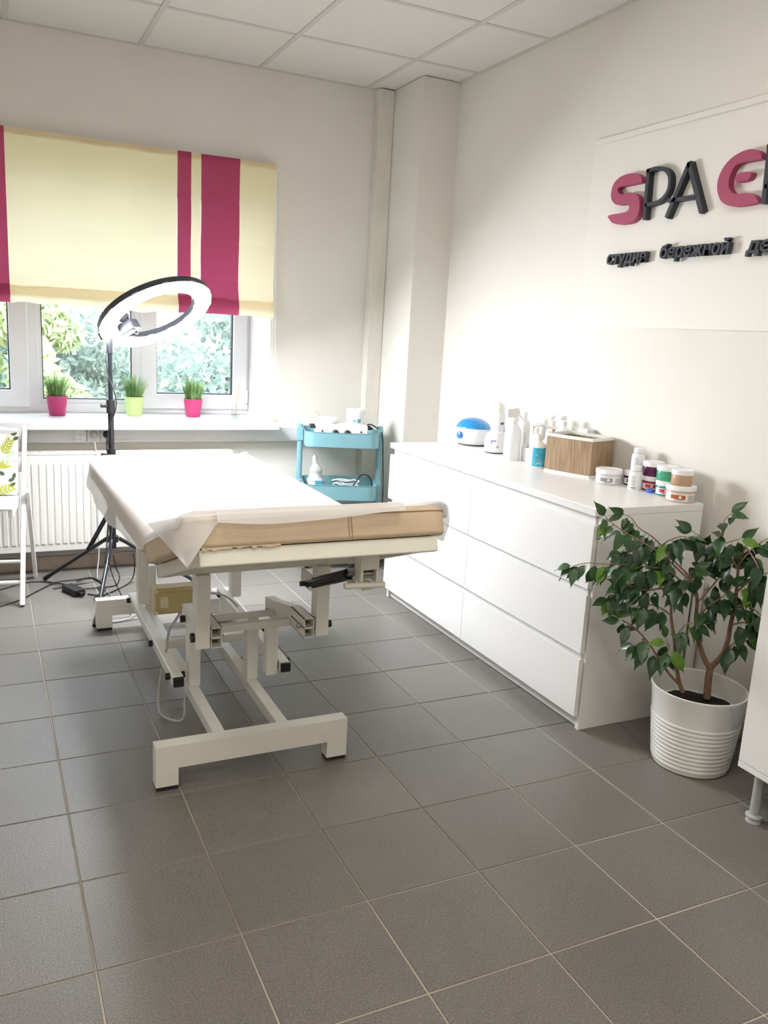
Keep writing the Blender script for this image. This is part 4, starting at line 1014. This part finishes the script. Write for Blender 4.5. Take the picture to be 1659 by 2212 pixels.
def coil(name, label, c, m, turns, r0, th, seed):
    rn = random.Random(seed); pts = []
    for k in range(turns * 10):
        a = k * 2 * math.pi / 10; r = r0 * (1 + rn.uniform(-.25, .25)); pts.append(c + TR.to_3x3() @ Vector((r * 1.5 * math.cos(a), r * .6 * math.sin(a), th + .0038 * k / 2 + rn.uniform(0, .01))))
    tag(MB().tube(smooth_path(pts, 3), th, 6).build(name, m, None, True, org=c), label, 'cable')
coil('coiled_cable', 'bundle of white cable lying in the trolley middle tray', TR @ Vector((.03, -.06, zm)), 'cable_white', 5, .045, .0035, 3)
tag(MB().tube(smooth_path([TR @ Vector((.06, -.10, zm + .05)), TR @ Vector((.09, -.09, zm + .09)), TR @ Vector((.12, -.07, zm + .125)), TR @ Vector((.16, -.05, zm + .12)), TR @ Vector((.185, -.04, zm + .08)), TR @ Vector((.19, -.03, zm + .01))]), .0035, 6).build('black_cable', 'cable_black', None, True, org=TR @ Vector((.12, -.07, zm))), 'black cable arching over the rim in the trolley middle tray', 'cable')

# ------------------------------------------------------------------ sign
SXF = XR - .030; SXB = XR - .004
SG = thing('wall_sign', 'large white wall sign panel with raised pink and dark lettering', 'sign', (XR - .006, .8, 1.8))
MB().box(XR - .004, XR, .12, 1.425, 1.38, 2.10).build('panel', 'sign_board', SG)
MB().box(XR - .016, XR, .12, 1.42, 2.10, 2.122, bev=.002).build('top_strip', 'sign_board', SG)
def z1(x, y): return (1240 + x / 3.959, 180 + y / 3.959)
def letter(name, poly, m):
    P = [onx(u, v, SXF) for (u, v) in poly]
    MB().prism(smooth_path(P + [P[0]], 3)[:-1] if m == 'sign_pink' else P, (SXB - SXF, 0, 0)).build(name, m, SG)
letter('letter_s', [z1(*p) for p in ((578, 848), (576, 808), (548, 780), (495, 768), (410, 792), (352, 840), (325, 895), (315, 965), (330, 1012), (372, 1040), (452, 1034), (470, 1052), (462, 1085), (425, 1105), (295, 1130), (303, 1165), (330, 1195), (385, 1206), (470, 1195), (520, 1165), (552, 1105), (560, 1020), (548, 970), (520, 945), (470, 938), (410, 948), (380, 935), (372, 905), (395, 885), (440, 875))], 'sign_pink')
def z2(x, y): return (1540 + x / 11.06, 280 + y / 11.06)
letter('letter_e', [z2(*p) for p in ((1165, 700), (1140, 560), (1060, 490), (900, 465), (700, 520), (480, 650), (300, 830), (170, 1050), (105, 1280), (110, 1500), (190, 1700), (330, 1800), (560, 1835), (1045, 1745), (1030, 1640), (960, 1555), (800, 1510), (530, 1540), (420, 1460), (370, 1330), (400, 1120), (470, 950), (560, 840), (720, 780))], 'sign_pink')
letter('letter_e_bar', [z2(*p) for p in ((495, 1240), (530, 1130), (600, 1050), (840, 1000), (925, 1035), (890, 1120), (810, 1205), (600, 1250))], 'sign_pink')
def stroke(q, pts, w):
    P = [onx(u, v, SXF) for (u, v) in pts]; P = smooth_path(P, 6) if len(P) > 2 else P
    L, Rr = [], []
    for i, p in enumerate(P):
        d_ = (P[min(i + 1, len(P) - 1)] - P[max(i - 1, 0)]).normalized(); n_ = Vector((0, -d_.z, d_.y)); L.append(p + n_ * w / 2); Rr.append(p - n_ * w / 2)
    dx = Vector((SXB - SXF, 0, 0))
    q.rings([[L[i], Rr[i], Rr[i] + dx, L[i] + dx] for i in range(len(P))])
def letter_p(shift):
    q = MB(); stroke(q, [z1(633, 735), z1(597, 1165)], .0165); stroke(q, [z1(620, 750), z1(700, 727), z1(765, 733), z1(808, 775), z1(815, 850), z1(795, 930), z1(740, 998), z1(670, 1028), z1(605, 1042)], .0135)
    for p in q.v: p.y += shift
    q.build('letter_p', 'sign_dark', SG)
letter_p(0)
p_a = onx(*z1(597, 1165), SXF).y; p_b = onx(1648, 441, SXF).y; letter_p(p_b - p_a)
q = MB(); stroke(q, [z1(985, 675), z1(785, 1150)], .0175); stroke(q, [z1(978, 675), z1(1085, 1100)], .019); stroke(q, [z1(800, 1005), z1(1030, 968)], .014); q.build('letter_a', 'sign_dark', SG)
def word(s, u0, v0, u1, v1, name):
    a = onx(u0, v0, SXF); b = onx(u1, v1, SXF); W_ = a.y - b.y; dz = (b.z - a.z)
    M_ = Matrix(((0, 0, -1, SXF + .008), (-1, 0, 0, a.y), (0, 1, 0, a.z), (0, 0, 0, 1)))
    o = text_mesh(s, .066, M_, 'sign_dark', name, SG, .010, .12, .0016)
    ysv = [v_.co.y for v_ in o.data.vertices]; k = W_ / (max(ysv) - min(ysv)); y0_ = max(ysv)
    for v_ in o.data.vertices: v_.co.y = y0_ + (v_.co.y - y0_) * k
    return o
word('студия', 1309, 571, 1394, 559, 'lettering_word'); word('бережной', 1423, 558, 1572, 546, 'lettering_word')
word('де', 1611, 546, 1668, 540, 'lettering_word')

# ------------------------------------------------------------------ window sill things
ZS = .785
def grass_pot(label, u, v, m, h=.105, r=.05):
    p = onz(u, v, ZS); c = Vector((p.x, min(max(p.y, 2.93), 3.2), ZS))
    c.x = ony(u, v, c.y).x
    t = thing('grass_pot', label, 'potted plant', c, None)
    lathe_obj([(r * .74, 0), (r * .77, .003), (r, h), (r * .94, h), (r * .92, h - .012)], c, m, 'pot', t, 28, caps=True)
    lathe_obj([(r * .9, h - .012), (.001, h - .010)], c, 'soil', 'soil', t, 20, caps=False)
    rn = random.Random(int(u)); q = MB()
    for k in range(230):
        a = rn.uniform(0, 2 * math.pi); rr = r * .8 * math.sqrt(rn.random()); L = rn.uniform(.075, .15); lean = rr / r * .55 + rn.uniform(-.15, .25)
        b = c + Vector((rr * math.cos(a), rr * math.sin(a), h - .012)); dr = Vector((math.cos(a), math.sin(a), 0)); sd = Vector((-dr.y, dr.x, 0)).lerp(dr, rn.random() * .6).normalized()
        w_ = rn.uniform(.0018, .0032); pts_ = []
        for i in range(5):
            s_ = i / 4; pts_.append(b + dr * (lean * L * .75 * s_ ** 1.7) + Vector((0, 0, L * s_ * (1 - .22 * lean * s_))))
        vs = []
        for i, pt in enumerate(pts_): ww = w_ * (1 - (i / 4) ** 2 * .97); vs += [pt - sd * ww, pt + sd * ww]
        q.add(vs, [(2 * i, 2 * i + 1, 2 * i + 3, 2 * i + 2) for i in range(4)])
    stuff(q.build('grass_tuft', 'grass', t, True, fixn=False))
grass_pot('magenta pot of artificial grass on the sill by the left window sash', 124, 897, 'pink_pot', .104, .053)
grass_pot('lime green pot of artificial grass on the window sill', 290, 897, 'lime_pot', .104, .053)
grass_pot('magenta pot of artificial grass on the sill below the right window sash', 417, 900, 'pink_pot', .100, .052)
p = onz(509, 899, ZS); c = Vector((ony(509, 899, 3.06).x, 3.06, ZS))
t = thing('reed_diffuser', 'clear glass reed diffuser bottle with thin wooden sticks at the sill end', 'diffuser', c)
lathe_obj([(.022, 0), (.026, .002), (.026, .055), (.022, .068), (.014, .078), (.013, .088), (.016, .092), (.016, .10)], c, 'bottle_glass', 'bottle', t, 24)
lathe_obj([(.0225, .003), (.023, .028), (.001, .028)], c, 'bottle_glass', 'liquid', t, 20)
for k, (dx, dy) in enumerate(((.022, .0), (.015, .01), (.01, -.01))): MB().tube([c + Vector((-dx * .4, 0, .006)), c + Vector((dx * 1.1, dy, .215 - .012 * k))], .0015, 6).build('reed_stick', 'spatula', t, True)

# ------------------------------------------------------------------ folding chair
CH = thing('folding_chair', 'white wooden folding chair with a leaf-print cover by the radiator', 'chair', (-.22, 2.63, 0))
cxr, cxl = -.036, -.42
def chbar(q, a, b, w, h): q.beam(a, b, w, h, .003, up=(1, 0, 0))
TOPY, TOPZ = 2.80, .775
for x in (cxr, cxl):
    q = MB(); chbar(q, (x, 2.405, .003), (x, TOPY, TOPZ), .036, .020); q.build('front_leg', 'white_paint', CH)
    xi = x - .024 if x < -.2 else x + .024
    xi = x + (.021 if x == cxr else -.021)
    q = MB(); chbar(q, (xi, 2.862, .004), (xi, 2.60, .50), .032, .018); q.build('rear_leg', 'white_paint', CH)
for (y, z) in ((2.455, .10), ): MB().tube([(cxl, y, z), (cxr, y, z)], .010, 12).build('rung', 'white_paint', CH, True)
MB().tube([(cxl + .02, 2.81, .10), (cxr - .02, 2.81, .10)], .010, 12).build('rung', 'white_paint', CH, True)
for xa in (cxl + .02, cxr - .04): MB().box(xa, xa + .02, 2.36, 2.72, .425, .455, bev=.003).build('seat_rail', 'white_paint', CH)
for k in range(6): MB().box(cxl + .02, cxr - .02, 2.355 + .06 * k, 2.405 + .06 * k, .455, .468, bev=.004).build('seat_slat', 'white_paint', CH)
for zz in (.60, .73): 
    yy = 2.405 + (TOPY - 2.405) * zz / TOPZ; MB().box(cxl + .012, cxr - .012, yy - .008, yy + .008, zz - .03, zz + .03, bev=.003).build('back_slat', 'white_paint', CH)
cov = thing('chair_cover', 'white cloth chair cover printed with green leaves', 'cloth', (-.23, 2.7, .5))
def cov_pt(s, t_):
    x = cxl + .025 + (cxr - cxl - .05) * s; z = .475 + (.765 - .475) * t_; y = 2.405 + (TOPY - 2.405) * z / TOPZ - .016 - .004 * math.sin(s * 9 + z * 14) - .012 * math.sin(math.pi * t_) * .5
    return Vector((x, y, z + .006 * math.sin(s * 12) * t_))
q = MB(); q.grid(cov_pt, 30, 24); cf = q.build('front_cloth', 'cloth_white', cov, True, fixn=False)
q = MB(); q.grid(lambda s, t_: cov_pt(s, 1) + Vector((0, .045 * min(1, t_ * 2) , .004 * math.sin(math.pi * min(1, t_ * 2)) - .10 * max(0, t_ - .5) * 2)), 30, 12); q.build('back_cloth', 'cloth_white', cov, True, fixn=False)
def leafpoly(s0, t0, L, W_, ang, m, name='leaf_print'):
    """a flat printed leaf lying on the cloth, in metres along the cloth surface"""
    q = MB(); n_ = 8; W0, H0 = (cxr - cxl - .05), .29; vs = []
    ca, sa = math.cos(R_(ang)), math.sin(R_(ang))
    prof = [(i / n_, math.sin(math.pi * (i / n_) ** .8)) for i in range(n_ + 1)]
    for sgn in (1, -1):
        for (a_, w_) in (prof if sgn == 1 else prof[::-1][1:-1]):
            lx, ly = a_ * L, sgn * w_ * W_ / 2
            u_ = s0 + (lx * ca - ly * sa) / W0; v_ = t0 + (lx * sa + ly * ca) / H0
            vs.append(cov_pt(min(max(u_, 0), 1), min(max(v_, 0), 1)) + Vector((0, -.0014, 0)))
    q.add(vs, [tuple(range(len(vs)))]); q.build(name, m, cf)
def frond(s0, t0, L, ang, m, n_=5, ll=.035, w=.010):
    leafpoly(s0, t0, L, .003, ang, m)
    W0, H0 = (cxr - cxl - .05), .29
    for k in range(n_):
        f_ = (k + .6) / n_; px, py = s0 + f_ * L * math.cos(R_(ang)) / W0, t0 + f_ * L * math.sin(R_(ang)) / H0
        for sg in (1, -1): leafpoly(px, py, ll * (1.1 - .4 * f_), w, ang + sg * 48, m)
frond(.80, .60, .075, 65, 'leafprint_olive'); frond(.70, .02, .085, 20, 'leafprint_olive'); frond(.62, .72, .05, 160, 'leafprint_olive'); frond(.35, .4, .08, 70, 'leafprint_olive'); frond(.15, .1, .08, 50, 'leafprint_olive'); frond(.2, .75, .07, 20, 'leafprint_olive')
for k in range(5): leafpoly(.80, .40, .045, .012, 20 + 32 * k, 'leafprint_olive')
for k in range(5): leafpoly(.45, .12, .045, .012, 20 + 32 * k, 'leafprint_olive')
for (a_, b_, an) in ((.90, .93, 10), (.93, .85, 20), (.83, .30, 150), (.88, .21, 20), (.94, .24, 75), (.90, .13, 30), (.55, .5, 170), (.53, .33, 165), (.2, .45, 40), (.3, .9, 20)): leafpoly(a_, b_, .03, .017, an, 'leafprint_dark')
for (a_, b_, an) in ((.84, .56, 40), (.92, .60, 80), (.86, .45, 120), (.95, .48, 60), (.5, .85, 30), (.1, .3, 10)): leafpoly(a_, b_, .028, .020, an, 'leafprint_pale')

# ------------------------------------------------------------------ side cabinet
CB = thing('side_cabinet', 'white cabinet on grey tubular legs at the right wall beside the plant', 'cabinet', (1.95, -.42, 0))
kx0, kx1, ky0, ky1, kz0, kz1 = 1.735, 2.145, -.84, -.045, .178, .88
MB().box(kx0 + .018, kx1, ky0, ky0 + .016, kz0, kz1, bev=.001).build('side_panel', 'white_lacquer', CB); MB().box(kx0 + .018, kx1, ky1 - .016, ky1, kz0, kz1, bev=.001).build('side_panel', 'white_lacquer', CB)
MB().box(kx0 + .001, kx1, ky0, ky1, kz0 - .018, kz0, bev=.001).build('bottom_panel', 'white_lacquer', CB); MB().box(kx0, kx1, ky0 - .004, ky1 + .004, kz1, kz1 + .022, bev=.001).build('top', 'white_lacquer', CB)
MB().box(kx1 - .006, kx1, ky0 + .016, ky1 - .016, kz0, kz1).build('back_panel', 'white_lacquer', CB)
ym = (ky0 + ky1) / 2
for (a_, b_, hx_) in ((ky0 + .001, ym - .0015, ym - .05), (ym + .0015, ky1 - .001, ym + .05)):
    d_ = MB().box(kx0, kx0 + .017, a_, b_, kz0 + .002, kz1 - .002, bev=.001).build('door', 'white_lacquer', CB)
    MB().tube([(kx0, hx_, .70), (kx0 - .025, hx_, .70), (kx0 - .025, hx_, .58), (kx0, hx_, .58)], .005, 8).build('handle', 'steel', d_, True)
for (x, y) in ((1.782, -.088), (2.09, -.088), (1.782, -.80), (2.09, -.80)):
    l_ = MB().tube([(x, y, .018), (x, y, kz0 - .018)], .014, 16).build('leg', 'pipe_grey', CB, True)
    MB().lathe([(.022, 0), (.022, .004), (.017, .010), (.024, .016), (.024, .02), (.014, .024)], (x, y, 0), 18).build('foot', 'pipe_grey', l_, True)

# ------------------------------------------------------------------ potted ficus
PC = Vector((1.868, .245, 0)); PR, PB, PH = .147, .119, .262
FI = thing('potted_ficus', 'leafy green weeping fig in a white ribbed plastic pot', 'potted plant', PC)
prof = [(PB - .008, 0), (PB, .004), (PB + .001, .012)]
z = .014
while z < .158:
    rr = PB + (PR - PB) * z / PH
    prof += [(rr + .0005, z), (rr + .003, z + .0045), (rr + .003, z + .0095), (rr + .0005, z + .0135)]; z += .0142
prof += [(PB + (PR - PB) * .165 / PH, .165), (PR - .002, PH - .012), (PR + .001, PH - .006), (PR + .0015, PH), (PR - .002, PH + .0015), (PR - .006, PH - .002), (PR - .018, PH - .07)]
lathe_obj(prof, PC, 'pot_white', 'pot', FI, 56)
q = MB(); n_ = 40; rings = []
rn = random.Random(5)
for k, (rr, zz) in enumerate(((PR - .012, PH - .078), (PR - .03, PH - .068), (PR - .07, PH - .055), (.03, PH - .05), (.002, PH - .05))):
    rings.append([PC + Vector((rr * math.cos(2 * math.pi * i / n_), rr * math.sin(2 * math.pi * i / n_), zz + rn.uniform(-.004, .004))) for i in range(n_)])
q.rings(rings, False, True); q.build('soil', 'soil', FI, True)
vdir = Vector((PC.x - CAM.x, PC.y - CAM.y, 0)).normalized()
def fp(u, v, dep=0.0): return onplane(u, v, PC + vdir * dep, vdir)
def clampp(p):
    p = p.copy(); p.x = min(p.x, XR - .02)
    if p.y > .525 and p.x > 1.60: p.y = .525
    if p.y < -.02 and p.x > 1.70: p.y = -.02
    return p
BR = []   # (polyline, radius0, radius1)
def branch(pts, r0, r1, name='branch', m='bark'):
    P = smooth_path([clampp(fp(*p)) for p in pts], 5); N = len(P)
    MB().tube(P, [r0 + (r1 - r0) * i / (N - 1) for i in range(N)], 8).build(name, m, FI, True); BR.append(P); return P
# trunks (pixel u, v, depth offset)
branch([(1527, 1508, .0), (1530, 1470, .0), (1534, 1442, .0)], .0115, .0105, 'trunk')
branch([(1534, 1445, .0), (1520, 1420, .0), (1508, 1380, .01), (1503, 1340, .02), (1506, 1300, .02), (1500, 1265, .03), (1480, 1235, .04)], .0085, .004, 'trunk')
branch([(1534, 1443, .0), (1560, 1415, -.01), (1572, 1385, -.02), (1578, 1350, -.02), (1587, 1310, -.02), (1592, 1265, -.03), (1596, 1220, -.03), (1610, 1180, -.03)], .009, .0035, 'trunk')
branch([(1475, 1495, -.06), (1466, 1470, -.06), (1460, 1430, -.06), (1456, 1380, -.05), (1450, 1335, -.05), (1448, 1300, -.05), (1430, 1270, -.05)], .0075, .003, 'trunk')
branch([(1470, 1482, -.08), (1445, 1455, -.09), (1425, 1425, -.10), (1405, 1395, -.11), (1385, 1370, -.12), (1365, 1352, -.12), (1345, 1340, -.12)], .0045, .0018, 'branch')
# main crown branches
TW = [
 [(1505, 1290, .02), (1470, 1255, -.02), (1440, 1230, -.05), (1400, 1225, -.09), (1360, 1220, -.12), (1310, 1218, -.15), (1270, 1216, -.17), (1240, 1222, -.18)],
 [(1500, 1265, .03), (1460, 1225, 0), (1425, 1195, -.05), (1385, 1170, -.09), (1350, 1150, -.12), (1320, 1128, -.14), (1310, 1118, -.15)],
 [(1440, 1230, -.05), (1400, 1245, -.08), (1370, 1255, -.10), (1340, 1275, -.11), (1318, 1290, -.12)],
 [(1480, 1235, .04), (1450, 1205, .02), (1430, 1180, 0), (1410, 1160, -.02), (1380, 1140, -.04), (1365, 1120, -.05), (1352, 1112, -.06)],
 [(1500, 1265, .03), (1510, 1230, .03), (1520, 1200, .04), (1522, 1170, .04), (1500, 1150, .03)],
 [(1596, 1230, -.03), (1570, 1190, -.04), (1560, 1160, -.04), (1562, 1130, -.04), (1575, 1112, -.04)],
 [(1596, 1220, -.03), (1620, 1190, -.02), (1645, 1170, 0), (1665, 1160, .02)],
 [(1590, 1280, -.02), (1620, 1255, -.03), (1650, 1240, -.03), (1680, 1235, -.02)],
 [(1587, 1310, -.02), (1615, 1310, -.05), (1640, 1325, -.06), (1650, 1340, -.06)],
 [(1578, 1350, -.02), (1610, 1345, -.03), (1640, 1360, -.04)],
 [(1503, 1340, .02), (1530, 1310, .0), (1560, 1290, -.02), (1580, 1270, -.03)],
 [(1508, 1300, .02), (1535, 1270, .04), (1560, 1240, .05), (1580, 1220, .05)],
 [(1450, 1330, -.05), (1430, 1315, -.08), (1400, 1305, -.10), (1370, 1310, -.12)],
 [(1456, 1380, -.05), (1480, 1350, -.06), (1500, 1345, -.05)],
 [(1430, 1270, -.05), (1400, 1275, -.09), (1370, 1268, -.12), (1345, 1262, -.14)],
 [(1448, 1300, -.05), (1465, 1270, -.07), (1480, 1250, -.08), (1495, 1235, -.09)],
 [(1420, 1190, -.04), (1440, 1170, -.08), (1465, 1160, -.10), (1485, 1160, -.10)],
 [(1520, 1200, .04), (1545, 1180, .0), (1570, 1172, -.05), (1595, 1165, -.07)],
 [(1560, 1415, -.01), (1590, 1385, -.02), (1615, 1378, -.03)],
 [(1405, 1395, -.11), (1390, 1385, -.09), (1375, 1392, -.08)],
 [(1425, 1425, -.10), (1445, 1400, -.11), (1440, 1385, -.12)],
 [(1400, 1225, -.09), (1380, 1200, -.10), (1360, 1185, -.11), (1345, 1190, -.12)],
 [(1610, 1180, -.03), (1630, 1210, -.09), (1640, 1240, -.10), (1625, 1270, -.10)],
]
for tw in TW: branch(tw, .0032, .0011, 'twig', 'twig')
# leaf meshes
def leaf_mesh(nm, m, seed):
    rn = random.Random(seed); n_ = 7; vs = []; L, W_ = .068, .033; curl = rn.uniform(.1, .35); fold = rn.uniform(.15, .4); wav = rn.uniform(0, .0025)
    for i in range(n_ + 1):
        t_ = i / n_; w_ = W_ / 2 * (math.sin(math.pi * min(1, t_ * 1.08) ** .75)) if t_ < .86 else W_ / 2 * .16 * (1 - (t_ - .86) / .14)
        if i == 0: w_ = .0008
        z = -curl * L * t_ * t_
        for sg in (-1, 0, 1): vs.append((L * t_, sg * max(w_, .0004), z + abs(sg) * (fold * w_) + wav * math.sin(9 * t_ + sg * 2)))
    fs = []
    for i in range(n_):
        for j in (0, 1): a_ = i * 3 + j; fs.append((a_, a_ + 1, a_ + 4, a_ + 3))
    vs += [(-.012, -.0006, .001), (-.012, .0006, .001), (0, -.0006, 0), (0, .0006, 0)]; o = len(vs) - 4; fs.append((o, o + 1, o + 3, o + 2))
    me = bpy.data.meshes.new(nm); me.from_pydata(vs, [], fs); me.materials.append(MATS[m])
    for p_ in me.polygons: p_.use_smooth = True
    return me
LM = {'d': [leaf_mesh('leaf', 'leaf_dark', k) for k in range(4)], 'm': [leaf_mesh('leaf', 'leaf_mid', k + 10) for k in range(3)], 'l': [leaf_mesh('leaf', 'leaf_light', k + 20) for k in range(2)]}
rn = random.Random(21); nleaf = 0
def put_leaf(p, dirv, k, sc_):
    global nleaf
    x_ = dirv.normalized(); up = (-vdir * rn.uniform(.5, 1.2) + Vector((rn.uniform(-.5, .5), rn.uniform(-.5, .5), rn.uniform(.1, .9)))); y_ = up.cross(x_).normalized(); z_ = x_.cross(y_)
    o = bpy.data.objects.new('leaf', rn.choice(LM[k])); COL.objects.link(o); o.parent = FI
    e = p + x_ * .012 * sc_; tip = e + x_ * .055 * sc_
    if tip.y > .535 and tip.x > 1.59: e.y -= tip.y - .535
    if tip.x > XR - .006: e.x -= tip.x - (XR - .006)
    if tip.y < -.035 and tip.x > 1.72: e.y += -.035 - tip.y
    M_ = Matrix(((x_.x, y_.x, z_.x, e.x - PC.x), (x_.y, y_.y, z_.y, e.y - PC.y), (x_.z, y_.z, z_.z, e.z - PC.z), (0, 0, 0, 1))) @ Matrix.Diagonal((sc_, sc_, sc_, 1))
    o.matrix_local = M_; nleaf += 1
for bi, P in enumerate(BR[4:]):
    L = sum((P[i + 1] - P[i]).length for i in range(len(P) - 1)); step = .014 if bi else .026; acc = 0; nxt = L * (.22 if bi else .5)
    for i in range(len(P) - 1):
        sg = (P[i + 1] - P[i]); l = sg.length; tdir = sg.normalized()
        while nxt <= acc + l and nleaf < 286:
            p = P[i] + sg * ((nxt - acc) / l); sd = tdir.cross(Vector((0, 0, 1))).normalized() * (1 if nleaf % 2 else -1)
            dv_ = tdir * rn.uniform(.1, .8) + sd * rn.uniform(.1, .8) + Vector((0, 0, -rn.uniform(.35, 1.3))) - vdir * rn.uniform(-.1, .5)
            f_ = nxt / L; k = 'd' if rn.random() < .62 else 'm'
            if f_ > .75 and rn.random() < .35: k = 'm'
            if rn.random() < .06: k = 'l'
            put_leaf(p, dv_, k, rn.uniform(.8, 1.2) * (1 if f_ < .85 else .82)); nxt += step * rn.uniform(.7, 1.3)
        acc += l
    for k in range(2):
        if nleaf < 295: put_leaf(P[-1], (P[-1] - P[-3]) + Vector((rn.uniform(-.3, .3), rn.uniform(-.3, .3), -.35 + .4 * k)) * .02, 'm' if rn.random() < .7 else 'l', .85)
print('leaves', nleaf)

# the chair stands slightly turned
piv = Vector((-.035, 2.41, 0)); TA = R_(-7.5)
for o in (CH, cov):
    d_ = o.location - piv; o.location = piv + Matrix.Rotation(TA, 3, 'Z') @ d_; o.rotation_euler.z = TA
